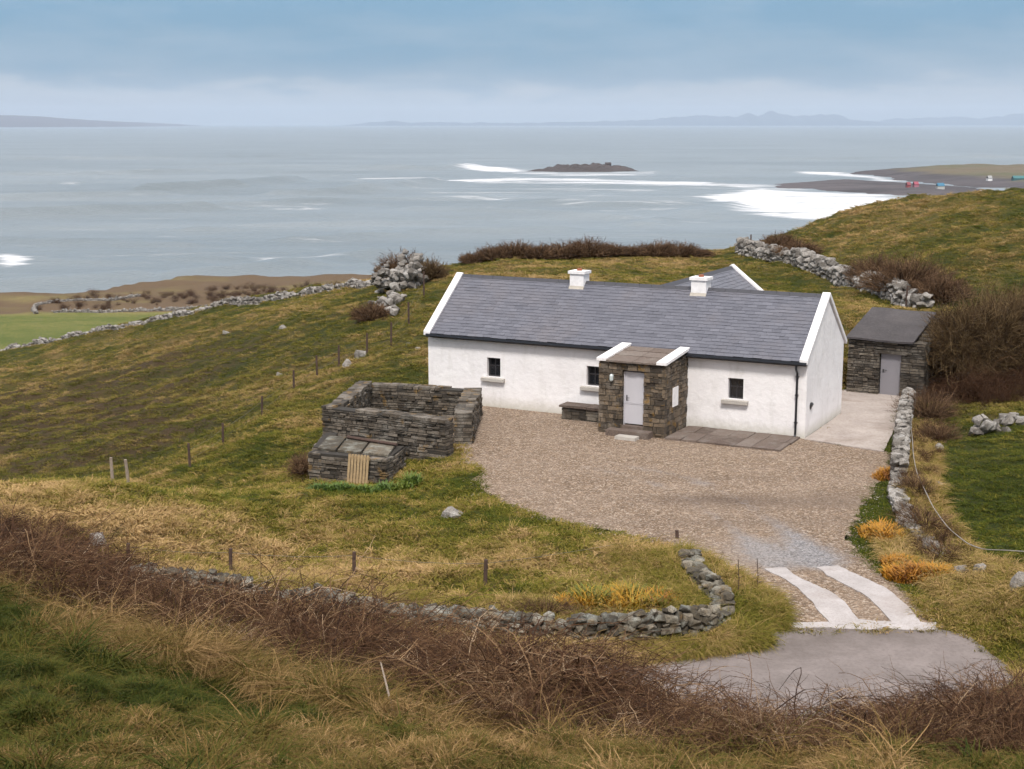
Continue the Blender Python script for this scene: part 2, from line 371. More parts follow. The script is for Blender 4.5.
def m_gravel():
    m = NT('gravel'); c = m.co()
    vo = m.n('ShaderNodeTexVoronoi'); vo.inputs['Scale'].default_value = 24; m.l(c, vo.inputs['Vector'])
    sp = m.n('ShaderNodeSeparateColor'); m.l(vo.outputs['Color'], sp.inputs[0])
    st = m.ramp(sp.outputs[0], [(.0, (.10, .062, .038)), (.35, (.225, .150, .094)), (.7, (.335, .235, .158)), (1, (.54, .45, .37))])
    n = m.noise(.45, 5, .65, c); n2 = m.noise(3.5, 6, .75, c)
    st = m.mix(m.math('MULTIPLY', m.ramp(n2, [(.35, (1, 1, 1)), (.6, (0, 0, 0))]), .55), st, (.10, .068, .048))
    wet = m.attr('wet'); grey = m.attr('grey')
    st = m.mix(m.math('MULTIPLY', m.math('MULTIPLY', wet, n2), 2.2, True), st, (.085, .055, .04))
    vg = m.ramp(sp.outputs[1], [(0, (.13, .125, .13)), (1, (.36, .34, .345))])
    st = m.mix(m.ramp(m.math('ADD', grey, m.math('MULTIPLY', m.math('SUBTRACT', n2, .5), 1.2)), [(.38, (0, 0, 0)), (.95, (1, 1, 1))]), st, vg)
    st = m.mix(m.math('MULTIPLY', m.ramp(n, [(.4, (0, 0, 0)), (.7, (1, 1, 1))]), .3), st, (.36, .28, .22))
    m.bump(m.math('SUBTRACT', m.math('MULTIPLY', n2, 1.0), vo.outputs['Distance']), .05, .8)
    return m.out(st, .9)
def m_conc(name, c0, c1, dirt=(.12, .09, .06), d=.5, sc=1.5, rough=.8):
    m = NT(name); c = m.co(); n = m.noise(sc, 6, .65, c); n2 = m.noise(sc * 14, 5, .7, c); n3 = m.noise(sc * .5, 4, .6, c, .5)
    col = m.mix(m.ramp(n, [LO, HI]), c0, c1)
    col = m.mix(m.math('MULTIPLY', m.ramp(n2, [(.35, (1, 1, 1)), (.55, (0, 0, 0))]), .35), col, dirt)
    col = m.mix(m.math('MULTIPLY', m.ramp(n3, [(.5, (0, 0, 0)), (.7, (1, 1, 1))]), d), col, dirt)
    m.bump(n2, .012, .7); return m.out(col, rough)
def m_twig(name, stops, ty='GEOMETRY', at='tint'):
    m = NT(name); t = m.attr('tint'); f = t
    if ty == 'INSTANCER': f = m.math('ADD', m.math('MULTIPLY', t, .6), m.math('MULTIPLY', m.attr('gt', 'INSTANCER'), .4))
    m.b.inputs['Specular IOR Level'].default_value = .2
    return m.out(m.ramp(f, stops), .85)

M = {}
M['ground'] = m_ground()
GR = [(0, (.052, .070, .008)), (.25, (.12, .115, .014)), (.5, (.195, .165, .030)), (.72, (.30, .208, .070)), (1, (.45, .30, .145))]
M['grass'] = m_grass('grass_blades', GR)
M['rough'] = m_grass('bank_grass_dimmed', [(0, (.026, .040, .006)), (.25, (.062, .068, .010)), (.5, (.098, .078, .017)), (.72, (.165, .102, .034)), (1, (.34, .215, .10))])  # brown rough grass, with foreground vignette and dark gaps painted into its stops
M['white'] = m_white(); M['slate'] = m_slate(); M['gravel'] = m_gravel()
M['wallstone'] = m_stone('field_stone', [(0, (.022, .017, .011)), (.5, (.105, .085, .058)), (1, (.38, .33, .26))], (.44, .455, .41), .5, .25)
M['palestone'] = m_stone('lichened_stone', [(0, (.07, .06, .052)), (.5, (.24, .215, .19)), (1, (.48, .445, .415))], (.62, .595, .57), .55)
M['penstone'] = m_stone('pen_stone', [(0, (.030, .024, .018)), (.5, (.11, .085, .062)), (1, (.28, .235, .19))], (.36, .33, .29), .5, .6)
M['porchstone'] = m_stone('porch_stone', [(0, (.028, .020, .015)), (.5, (.12, .088, .058)), (1, (.29, .215, .145))], (.34, .29, .24), .45, .8)
M['shedstone'] = m_stone('shed_stone', [(0, (.018, .014, .011)), (.5, (.075, .058, .042)), (1, (.24, .20, .155))], (.32, .29, .25), .4)
M['flag'] = m_stone('flagstone', [(0, (.11, .075, .06)), (.5, (.19, .14, .115)), (1, (.28, .23, .20))], (.33, .30, .27), .35)
M['core'] = m_plain('wall_core', (.035, .03, .025), .95)
M['mortar'] = m_plain('old_mortar', (.10, .085, .068), .95)
M['felt'] = m_conc('roof_felt', (.030, .026, .028), (.060, .052, .055), (.12, .105, .105), .35, .9, .75)
M['gutter'] = m_plain('black_gutter', (.012, .013, .018), .35)
M['lead'] = m_plain('flashing', (.42, .38, .33), .6)
M['ridge'] = m_plain('ridge_tile', (.05, .05, .062), .55)
M['pot'] = m_plain('clay_pot', (.27, .085, .04), .7)
M['door'] = m_plain('door_paint', (.52, .51, .55), .45, .04, 2, .001)
M['sheddoor'] = m_plain('shed_door_paint', (.22, .21, .23), .5, .06, 2, .001)
M['black'] = m_plain('black_metal', (.02, .02, .022), .4)
M['frame'] = m_plain('window_frame', (.035, .032, .035), .4)
M['sill'] = m_conc('sill_concrete', (.42, .39, .36), (.52, .49, .45), (.25, .21, .18), .4)
g = NT('window_glass'); g.b.inputs['Specular IOR Level'].default_value = .6; M['glass'] = g.out((.012, .013, .016), .08)
M['post'] = m_plain('fence_wood', (.075, .045, .035), .9, .35, 8, .01)
M['palepost'] = m_plain('weathered_wood', (.30, .24, .19), .9, .3, 8, .01)
M['pallet'] = m_plain("pallet_wood", (.34, .24, .13), .8, .25, 9, .006)
M['wire'] = m_plain('fence_wire', (.12, .11, .10), .5)
M['hose'] = m_plain('water_pipe', (.27, .25, .23), .6)
M['road'] = m_conc('road_asphalt', (.165, .138, .130), (.25, .212, .202), (.09, .072, .062), .6, .9, .8)
M['apron'] = m_conc('apron_concrete', (.31, .265, .24), (.47, .41, .375), (.17, .12, .09), .7, .8)
M['strip'] = m_conc('strip_concrete', (.36, .33, .325), (.50, .465, .465), (.22, .17, .14), .6, 1.4)
M['whitepaint'] = m_plain('white_paint', (.84, .82, .83), .6)
M['lamp'] = m_plain('lamp_glass', (.55, .62, .62), .25)

# ------------------------------------------------------------------ terrain mesh
def grid_mesh(name, X, Y, Z, mat, attrs={}, smooth=True):
    n, m_ = X.shape
    me = bpy.data.meshes.new(name); me.vertices.add(n * m_)
    me.vertices.foreach_set('co', np.stack([X, Y, Z], -1).astype(np.float32).ravel())
    i = np.arange(n * m_).reshape(n, m_)
    Q = np.stack([i[:-1, :-1], i[:-1, 1:], i[1:, 1:], i[1:, :-1]], -1).reshape(-1, 4)
    me.loops.add(len(Q) * 4); me.loops.foreach_set('vertex_index', Q.astype(np.int32).ravel())
    me.polygons.add(len(Q)); me.polygons.foreach_set('loop_start', np.arange(0, len(Q) * 4, 4, dtype=np.int32))
    me.update(calc_edges=True); me.polygons.foreach_set('use_smooth', np.full(len(Q), smooth))
    for k, v in attrs.items():
        a = me.attributes.new(k, 'FLOAT', 'POINT'); a.data.foreach_set('value', v.astype(np.float32).ravel())
    me.materials.append(mat); return link(bpy.data.objects.new(name, me))
wv = np.linspace(-.62, .62, 620)
rows = [np.arange(-9, 10, .5), np.arange(10, 32, .13), np.arange(32, 60, .22), np.arange(60, 125, .35), np.geomspace(125, 720, 170)]
yv = np.concatenate(rows)
TX = (yv[:, None] + 30) * wv[None]; TY = np.broadcast_to(yv[:, None], TX.shape).copy()
TZ = terr(TX, TY)
ter = grid_mesh('ground', TX, TY, TZ, M['ground'], {'dry': f_dry(TX, TY), 'scrub': f_scr_shade(TX, TY), 'pasture': sstep(180, 240, TY)}); tag(ter, kind='structure')

def sheet(name, poly, mat, step=.2, dz=0.0, ragged=0.0, thick=.1, zf=yz, extra=None, kind='structure'):
    x0, y0 = poly.min(0) - step; x1, y1 = poly.max(0) + step
    xs = np.arange(x0, x1 + step, step); ys = np.arange(y0, y1 + step, step)
    X, Y = np.meshgrid(xs, ys)
    def sd(x, y): return sdpoly(poly, x, y) + ragged * (fbm(x * 1.7, y * 1.7, 3, 91) - .5) * 2
    d = sd(X, Y); e = .02
    gx = (sd(X + e, Y) - d) / e; gy = (sd(X, Y + e) - d) / e; g2 = np.maximum(gx * gx + gy * gy, .3)
    mv = np.where(d > 0, d, 0); X2 = X - gx / g2 * mv; Y2 = Y - gy / g2 * mv
    ins = d < 0; c = ins[:-1, :-1] | ins[1:, :-1] | ins[:-1, 1:] | ins[1:, 1:]
    i = np.arange(X.size).reshape(X.shape)
    Q = np.stack([i[:-1, :-1], i[:-1, 1:], i[1:, 1:], i[1:, :-1]], -1)[c]
    used, inv = np.unique(Q, return_inverse=True); Q = inv.reshape(Q.shape)
    x = X2.ravel()[used]; y = Y2.ravel()[used]; z = zf(x, y) + dz
    V = np.c_[x, y, z]
    # skirt along the rim
    from collections import Counter
    E = np.vstack([Q[:, [0, 1]], Q[:, [1, 2]], Q[:, [2, 3]], Q[:, [3, 0]]])
    cnt = Counter(map(tuple, np.sort(E, 1))); rim = [tuple(k) for k in E if cnt[tuple(sorted(k))] == 1]
    n = len(V); low = V.copy(); low[:, 2] -= thick
    V = np.vstack([V, low]); SK = np.array([(a, a + n, b + n, b) for a, b in rim])
    b_ = MB(); b_.add(V, np.vstack([Q, SK]), .5); o = b_.build(name, mat)
    if extra:
        for k, f in extra.items():
            a = o.data.attributes.new(k, 'FLOAT', 'POINT'); a.data.foreach_set('value', f(V[:, 0], V[:, 1]).astype(np.float32))
    if kind: tag(o, kind=kind)
    return o
WET = [(760, 502, 0, 2.2, .7, .4), (700, 499, 0, 1.4, .5, .35), (845, 500, 0, 1.2, .9, .3), (740, 522, 0, 3, .5, .25), (720, 478, 0, 3, .3, .2)]
RUT = [(776, 569), (757, 548), (728, 525), (690, 500), (640, 478), (560, 462)]
GREY = [(640, 470, 0, 2, .5, .18), (820, 490, 0, 1.5, .6, .2), (765, 548, 0, 2.0, 1.1, .6), (815, 560, 0, 1.2, .9, .6), (725, 483, 0, 2.2, .5, .35), (700, 500, 0, 3, 1, .1), (793, 530, 0, 1, 1.5, .3), (760, 565, 0, 1.5, .7, .3)]
sheet('gravel_yard', YARD, M['gravel'], .16, 0, .28, .15, extra={'wet': lambda x, y: np.clip(blobs(WET, x, y), 0, 1), 'grey': lambda x, y: np.clip(blobs(GREY, x, y) + .42 * sum(np.exp(-(sdline([G(a + o, b, 0)[:2] for a, b in RUT], x, y) / .3) ** 2) for o in (0, 50)) * (.5 + fbm(x * .9, y * .9, 3, 19)), 0, 1)})
sheet('road', ROAD, M['road'], .2, .010, .08, .2)
def strip(pts, dz=.02, name='concrete_strip'):
    return sheet(name, gp(pts), M['strip'], .06, dz, .09, .06)
strip([(766, 569.5), (786, 568.5), (795, 575), (815, 585), (837, 596), (855, 613), (860, 618), (830, 618), (824, 612), (811, 599), (797, 588), (780, 578)])
strip([(815, 567.5), (838, 566), (862, 577), (888, 590), (908, 603), (922, 617), (892, 618), (888, 612), (875, 602), (857, 592), (836, 580)])
strip([(781, 616.5), (858, 615), (936, 616.5), (938, 621.8), (860, 621), (783, 619.5)], .016)
tag(sheet('concrete_apron', APRON, M['apron'], .25, .03, .02, .12), kind='structure')

# ------------------------------------------------------------------ stones and walls
PROTO = []
for k in range(14):
    bm = bmesh.new(); r0 = random.Random(k)
    for i in range(21):
        v = Vector((r0.gauss(0, 1), r0.gauss(0, 1), r0.gauss(0, 1))).normalized()
        mx = max(abs(v.x), abs(v.y), abs(v.z)); v = v * (.55 + .45 / mx) * r0.uniform(.8, 1.0) * .62
        bm.verts.new(v)
    bmesh.ops.convex_hull(bm, input=bm.verts)
    bmesh.ops.delete(bm, geom=[v for v in bm.verts if not v.link_faces], context='VERTS')
    bmesh.ops.triangulate(bm, faces=bm.faces); bm.verts.index_update()
    PROTO.append((np.array([v.co for v in bm.verts]), np.array([[v.index for v in f.verts] for f in bm.faces]))); bm.free()
def rotm(rx, ry, rz): return np.array(Matrix.Rotation(rz, 3, 'Z') @ Matrix.Rotation(ry, 3, 'Y') @ Matrix.Rotation(rx, 3, 'X'))
def rock(mb, p, sx, sy, sz, rz, tilt=.2, t=None, r=rnd):
    V, Fc = r.choice(PROTO); m = rotm(r.uniform(-tilt, tilt), r.uniform(-tilt, tilt), rz)
    mb.add((V * (sx, sy, sz)) @ m.T + np.array(p), Fc, r.random() if t is None else t)
def rubble_wall(path, h, thick, size, zf=None, jag=.3, r=rnd, top=True):
    """loose dry-stone wall along a world polyline; every stone is modelled in the wall's one mesh"""
    mb = MB(); P = np.array(path, float); seg = np.linalg.norm(np.diff(P, axis=0), axis=1); cum = np.r_[0, np.cumsum(seg)]; L = cum[-1]
    hh = (lambda t: h) if not callable(h) else h
    n = max(2, int(L / .25)); tt = np.linspace(0, L, n); xs = np.interp(tt, cum, P[:, 0]); ys = np.interp(tt, cum, P[:, 1]); zs = terr(xs, ys)
    s = 0.0; lay = 0
    maxh = max(hh(t) for t in np.linspace(0, 1, 30))
    z0 = -.15
    while z0 < maxh:
        sz = size * r.uniform(.55, .8); s = r.uniform(0, size)
        while s < L:
            sx = size * r.uniform(.7, 1.7); k = s + sx / 2
            if k > L + .1: break
            x = np.interp(k, tt, xs); y = np.interp(k, tt, ys); z = np.interp(k, tt, zs)
            i = min(len(P) - 2, max(0, int(np.searchsorted(cum, k) - 1))); a = math.atan2(P[i + 1, 1] - P[i, 1], P[i + 1, 0] - P[i, 0])
            lim = hh(min(1, k / L)) * (1 + jag * (fbm(np.array([k * .6]), np.array([3.3]), 2, 5)[0] - .5) * 2)
            if z0 + sz * .5 < lim:
                for sd in (-1, 1):
                    if z0 + sz > lim and sd == 1 and r.random() < .4: continue
                    off = sd * thick * .25 * (1 - .25 * z0 / max(maxh, .1)) + r.uniform(-.04, .04)
                    szz = sz * r.uniform(.9, 1.35)
                    rock(mb, (x - math.sin(a) * off, y + math.cos(a) * off, z + z0 + sz * .5), sx * 1.05, thick * .62, szz * 1.1, a + r.uniform(-.25, .25), .22, None, r)
            s += sx * .93
        z0 += sz * .92
    if top:
        s = 0
        while s < L:
            if r.random() < .45:
                k = s; x = np.interp(k, tt, xs); y = np.interp(k, tt, ys); z = np.interp(k, tt, zs)
                lim = hh(min(1, k / L)) * (1 + jag * (fbm(np.array([k * .6]), np.array([3.3]), 2, 5)[0] - .5) * 2)
                q = size * r.uniform(.7, 1.2); rock(mb, (x, y, z + lim + q * .1), q * 1.1, q, q * .7, r.uniform(0, 3), .4, None, r)
            s += size * r.uniform(.6, 1.6)
    return mb
def masonry(mb, core, p0, p1, z0, z1, thick, rh=(.07, .15), ln=(.16, .5), op=(), jag=.0, gap=.012, r=rnd, push=.018, h1=None):
    """coursed stones on both faces of a straight wall p0->p1 (its centre line); op: openings (s0,s1,z0,z1)"""
    p0 = np.array(p0, float); p1 = np.array(p1, float); d = p1 - p0; L = np.linalg.norm(d); d /= L; nrm = np.array((-d[1], d[0])); ang = math.atan2(d[1], d[0])
    Rm = rotm(0, 0, ang)
    h1 = z1 if h1 is None else h1
    z = z0; zmax = max(z1, h1)
    while z < zmax - .02:
        h = r.uniform(*rh)
        if z + h > zmax - .04 and jag == 0: h = zmax - z
        iv = [(0.0, L)]
        for a, b, c0, c1 in op:
            if c1 > z + .03 and c0 < z + h - .03:
                nv = []
                for u, v in iv:
                    if a > u: nv.append((u, min(a, v)))
                    if b < v: nv.append((max(b, u), v))
                iv = [q for q in nv if q[1] - q[0] > .03]
        for u, v in iv:
            # limit by sloping top
            for sd in (-1, 1):
                s = u
                while s < v - .01:
                    l = r.uniform(*ln)
                    if v - (s + l) < ln[0] * .7: l = v - s
                    m_ = s + l / 2; lim = z1 + (h1 - z1) * m_ / L + (jag * (vn(np.array([m_ * 1.3]), np.array([z1 * 7]), 3)[0] - .5) * 2 if jag else 0)
                    if z + h * .6 < lim:
                        hh = min(h, lim - z) if not jag else h
                        e = r.uniform(-push, push); dp = thick * .5 + e
                        V = np.array([(x, y, q) for q in (0, 1) for x, y in ((0, 0), (1, 0), (1, 1), (0, 1))], float)
                        V = V * (l - gap, dp, hh - gap) + (s + gap / 2, 0, z + gap / 2)
                        V += np.array([[r.uniform(-1, 1) * k for k in (.008, .008, .008)] for _ in range(8)])
                        # pinch the outer corners so edges read as rounded, broken stone
                        V[:, 1] = V[:, 1] * sd
                        Fc = BOXF if sd > 0 else BOXF[:, ::-1]
                        V = V @ Rm.T + (p0[0], p0[1], 0)
                        mb.add(V, Fc, r.random())
                    s += l
            if core is not None:
                cz = min(z + h, min(z1, h1) - .03)
                if cz > z:
                    V = np.array([(x, y, q) for q in (z - .001, cz) for x, y in ((u + .03, -thick * .5 + .035), (v - .03, -thick * .5 + .035), (v - .03, thick * .5 - .035), (u + .03, thick * .5 - .035))], float)
                    core.add(V @ Rm.T + (p0[0], p0[1], 0), BOXF, .5)
        z += h

# ------------------------------------------------------------------ the cottage
cot = thing('cottage', 'long low whitewashed cottage with grey slate roof and stone porch', 'cottage', (CX, CY, 0), -TH)
LN, DP, EV, RG = 14.05, 4.5, 2.62, 4.38
WIN = [(-11.62, -11.08), (-7.72, -7.2), (-2.62, -2.1)]; WZ = (1.09, 1.78)
mb = MB()
xs = [-LN]
for a, b in WIN: xs += [a, b]
xs.append(0)
for i in range(0, len(xs), 2): mb.box(xs[i], xs[i + 1], 0, .45, -.2, EV, .5)
for a, b in WIN: mb.box(a, b, .002, .448, -.2, WZ[0], .5); mb.box(a, b, .002, .448, WZ[1], EV, .5)
mb.box(-LN, 0, DP - .45, DP, -.2, EV, .5)
for a in (-LN + .001, -.451): mb.prism([(.01, -.2), (DP - .01, -.2), (DP - .01, EV - .05), (DP / 2, RG - .12), (.01, EV - .05)], 0, a, a + .45, .5)
wall = mb.build('wall', M['white'], cot)
for a, b in WIN:
    f = MB(); fy0, fy1 = .13, .19
    z0, z1 = WZ
    f.box(a, a + .05, fy0, fy1, z0, z1); f.box(b - .05, b, fy0, fy1, z0, z1); f.box(a + .05, b - .05, fy0, fy1, z0, z0 + .05); f.box(a + .05, b - .05, fy0, fy1, z1 - .05, z1)
    xm = (a + b) / 2; f.box(xm - .016, xm + .016, fy0 + .01, fy1 - .005, z0 + .05, z1 - .05); zm = (z0 + z1) / 2 + .05; f.box(a + .05, xm - .016, fy0 + .01, fy1 - .005, zm - .016, zm + .016); f.box(xm + .016, b - .05, fy0 + .01, fy1 - .005, zm - .016, zm + .016)
    w = f.build('window', M['frame'], cot)
    p = MB(); p.box(a + .04, b - .04, .155, .17, z0 + .04, z1 - .04); p.build('pane', M['glass'], w)
    s_ = MB(); s_.prism([(-.14, z0 - .15), (.13, z0 - .15), (.13, z0 - .005), (-.14, z0 - .04)], 0, a - .19, b + .19); s_.build('sill', M['sill'], w)
def slates(mb, x0, x1, y0, z0, y1, z1, sl=.32, ex=.155, th=.012):
    """courses of overlapping slates on the slope from (y0,z0) eave to (y1,z1) ridge, along x"""
    Ls = math.hypot(y1 - y0, z1 - z0); uy, uz = (y1 - y0) / Ls, (z1 - z0) / Ls; ny, nz = -uz, uy
    if nz < 0: ny, nz = -ny, -nz
    n = int(round(Ls / ex)); ex = Ls / n
    for k in range(n):
        s0 = k * ex - .03; s1 = min(s0 + ex * 1.9, Ls); x = x0 - (k % 2) * sl / 2
        while x < x1:
            a, b = max(x, x0), min(x + sl * 1, x1)
            if b - a > .02:
                lo = .026 + rnd.uniform(-.003, .004); hi = .004; q = rnd.uniform(-.012, .012)
                V = [(a + .004, s0 + q, 0, 0)] ; pts = []
                for (xx, ss, hh) in ((a + .003, s0 + q, lo), (b - .003, s0 + q, lo), (b - .003, s1, hi), (a + .003, s1, hi)):
                    for dh in (0, th): pts.append((xx, y0 + uy * ss + ny * (hh + dh), z0 + uz * ss + nz * (hh + dh)))
                P = [pts[0], pts[2], pts[4], pts[6], pts[1], pts[3], pts[5], pts[7]]
                mb.add(P, BOXF, np.clip(rnd.gauss(.5, .13), 0, 1))
            x += sl
ey = .16
mb = MB(); zs_ = EV - ey * (RG - EV) / (DP / 2)
slates(mb, -LN + .12, -.12, -ey, zs_ + .03, DP / 2, RG); slates(mb, -LN + .12, -.12, DP + ey, zs_ + .03, DP / 2, RG)
roof = mb.build('roof', M['slate'], cot)
u_ = MB(); u_.prism([(-ey, zs_ - .03), (DP / 2, RG - .06), (DP + ey, zs_ - .03), (DP + ey, zs_ + .02), (DP / 2, RG - .005), (-ey, zs_ + .02)], 0, -LN + .1, -.1); u_.build('underlay', M['core'], roof)
rt = MB(); x = -LN + .15
while x < -.2:
    e = min(x + .44, -.15); rt.prism([(DP / 2 - .13, RG - .06), (DP / 2, RG + .065), (DP / 2 + .13, RG - .06), (DP / 2 + .12, RG - .09), (DP / 2, RG + .03), (DP / 2 - .12, RG - .09)], 0, x, e); x += .45
rt.build('ridge_tiles', M['ridge'], roof)
for a in (-LN - .06, -.2):      # white copings along both gables
    c = MB(); wv_ = .26
    for sgn in (0, 1):
        yA, yB = (-ey - .06, DP / 2) if sgn == 0 else (DP + ey + .06, DP / 2)
        c.prism([(yA, zs_ - .04), (yB, RG - .02), (yB, RG + .12), (yA, zs_ + .10)] if sgn == 0 else [(yB, RG - .02), (yA, zs_ - .04), (yA, zs_ + .10), (yB, RG + .12)], 0, a, a + wv_, .5)
    c.build('coping', M['whitepaint'], cot)
gt_ = MB(); gt_.prism([(-.30, zs_ - .055), (-.285, zs_ + .02), (-.19, zs_ + .02), (-.175, zs_ - .055), (-.20, zs_ - .095), (-.275, zs_ - .095)], 0, -LN + .06, .03)
gt_.box(-LN + .25, -.25, -.172, -.10, zs_ - .12, zs_ - .03); gt_.build('gutter', M['gutter'], cot)
dpn = MB(); dpn.tube([(-.30, -.235, zs_ - .1), (-.30, -.235, zs_ - .2), (-.30, -.07, zs_ - .38), (-.30, -.06, zs_ - .5), (-.30, -.06, .12), (-.30, -.12, .04)], .038, 8); 
for z in (.5, 1.4, 2.0): dpn.box(-.35, -.25, -.11, -.004, z, z + .03)
dpn.build('downpipe', M['gutter'], cot)
v_ = MB(); v_.tube([(.002, .55, .98), (.03, .55, .98), (.05, .55, .97)], [.12, .125, .10], 12); v_.build('vent', M['black'], cot)
for cx in (-9.05, -4.45):
    c = MB(); c.box(cx - .27, cx + .27, DP / 2 - .25, DP / 2 + .25, RG - .35, RG + .32, .5); c.box(cx - .325, cx + .325, DP / 2 - .30, DP / 2 + .30, RG + .32, RG + .42, .5)
    ch = c.build('chimney', M['whitepaint'], cot)
    p = MB(); p.tube([(cx, DP / 2, RG + .40), (cx, DP / 2, RG + .50)], [.10, .085], 12); p.build('chimney_pot', M['pot'], ch)
    fl = MB(); fl.prism([(DP / 2 - .36, RG - .25), (DP / 2 - .252, RG - .17), (DP / 2 - .252, RG - .11), (DP / 2 - .28, RG - .16)], 0, cx - .29, cx + .29); fl.build('flashing', M['lead'], ch)
# rear wing
wc = -6.2; hw = 2.2; wr = 4.30; we = 2.55
mb = MB(); mb.box(wc - hw, wc - hw + .4, DP, 10.6, -.2, we, .5); mb.box(wc + hw - .4, wc + hw, DP, 10.6, -.2, we, .5)
mb.prism([(wc - hw, -.2), (wc + hw, -.2), (wc + hw, we - .05), (wc, wr - .12), (wc - hw, we - .05)], 1, 10.4, 10.85, .5)
mb.build('wing_wall', M['white'], cot)
mb = MB()
def wing_slates(side):
    t = MB(); slates(t, 0, 8.35, 0, we, hw, wr)
    V = np.vstack(t.V); F_ = np.vstack(t.F); T_ = np.concatenate(t.T)
    X = wc + side * (hw - V[:, 1] + 0) ; Yy = 2.3 + V[:, 0]
    V2 = np.c_[X, Yy, V[:, 2]]
    mb.add(V2, F_ if side > 0 else F_[:, ::-1], T_)
wing_slates(1); wing_slates(-1)
wr_ = mb.build('wing_roof', M['slate'], cot)
t = MB(); t.prism([(wc - .13, wr - .06), (wc, wr + .065), (wc + .13, wr - .06)], 1, 2.6, 10.6); t.build('ridge_tiles', M['ridge'], wr_)
t = MB(); t.prism([(wc + hw + .15, we - .12), (wc, wr - .02), (wc, wr + .12), (wc + hw + .15, we + .03)], 1, 10.62, 10.9, .5); t.prism([(wc, wr - .02), (wc - hw - .15, we - .12), (wc - hw - .15, we + .03), (wc, wr + .12)], 1, 10.62, 10.9, .5)
t.build('coping', M['whitepaint'], cot)
# porch
PX0, PX1, PY = -6.36, -4.02, -2.05; PH = 2.36
mb, co = MB(), MB(); th = .42
masonry(mb, co, (PX0, PY + th / 2), (PX1, PY + th / 2), -.1, PH, th, (.06, .21), (.08, .40), [(.85, 1.58, .3, 2.06)], push=.028, gap=.02)
masonry(mb, co, (PX0 + th / 2, PY + th), (PX0 + th / 2, -.003), -.1, PH, th, (.06, .21), (.08, .40), h1=PH + .14, push=.02, gap=.02)
masonry(mb, co, (PX1 - th / 2, PY + th), (PX1 - th / 2, -.003), -.1, PH, th, (.06, .21), (.08, .40), h1=PH + .14, push=.02, gap=.02)
pw = mb.build('porch_wall', M['porchstone'], cot); co.build('mortar_core', M['mortar'], pw)
mb = MB()
for i, (a, b) in enumerate(((PX0 + .30, PX0 + 1.22), (PX0 + 1.235, PX1 - .30))):
    for j, (c, d) in enumerate(((-.22, .68), (.66, 1.38), (1.36, 2.04))):
        z0 = PH + .02 + c * .085 + .02; z1 = PH + .02 + d * .085
        y0, y1 = PY + c * 1.0 * (.97), PY + d
        off = rnd.uniform(-.03, .03)
        V = [(a, y0 + (.1 if c < 0 else 0), z0), (b, y0 + .1 + off if c < 0 else y0, z0), (b, y1, z1), (a, y1, z1)]
        mb.add([*V, *[(x, y, z + .055) for x, y, z in V]], BOXF, rnd.random())
mb.build('porch_roof', M['flag'], cot)
for x0 in (PX0 - .05, PX1 - .30):
    c = MB(); c.prism([(PY - .08, PH + .03), (-.003, PH + .24), (-.003, PH + .33), (PY - .08, PH + .12)], 0, x0, x0 + .35); c.build('coping', M['whitepaint'], cot)
dx0, dx1 = PX0 + .85, PX0 + 1.58
d_ = MB(); d_.box(dx0 + .03, dx1 - .03, PY + .16, PY + .21, .34, 1.02); d_.box(dx0 + .03, dx1 - .03, PY + .16, PY + .21, 1.035, 2.03)
d_.box(dx0, dx0 + .03, PY + .12, PY + .24, .3, 2.06); d_.box(dx1 - .03, dx1, PY + .12, PY + .24, .3, 2.06); d_.box(dx0 + .03, dx1 - .03, PY + .12, PY + .24, 2.03, 2.06)
d_.box(dx0 + .03, dx1 - .03, PY + .148, PY + .162, 1.0, 1.03); dr = d_.build('door', M['door'], cot)
hd = MB(); hd.box(dx0 + .08, dx0 + .115, PY + .148, PY + .158, 1.1, 1.28); hd.tube([(dx0 + .097, PY + .15, 1.2), (dx0 + .097, PY + .10, 1.2), (dx0 + .20, PY + .10, 1.2)], .011, 6); hd.build('handle', M['black'], dr)
bk = MB(); bk.box(dx0, dx1, PY + .26, PY + .30, .25, 2.1); bk.build('door_backing', M['core'], dr)
li = MB(); li.tube([(PX0 + .5, PY - .10, 1.98), (PX0 + .5, PY - .10, 1.93), (PX0 + .5, PY - .10, 1.78), (PX0 + .5, PY - .10, 1.74)], [.03, .065, .06, .03], 10)
li.box(PX0 + .47, PX0 + .53, PY - .06, PY + .01, 1.90, 1.96); li.build('porch_light', M['lamp'], cot)
sg = MB(); sg.box(PX1 + .005, PX1 + .03, -1.42, -.95, .92, 1.55); sg.build('meter_box', M['whitepaint'], cot)
stp = MB(); stp.box(PX0 + .45, PX0 + 1.95, PY - .42, PY + .16, -.1, .20, .4, .01); stp.box(PX0 + .85, PX0 + 1.58, PY - .02, PY + .3, .202, .3, .4); stp.build('threshold', M['flag'], cot)
s2 = MB(); s2.box(PX0 + .95, PX0 + 1.65, PY - .82, PY - .46, -.05, .10, .9, .008); o = s2.build('doorstep', M['sill']); o.parent = cot
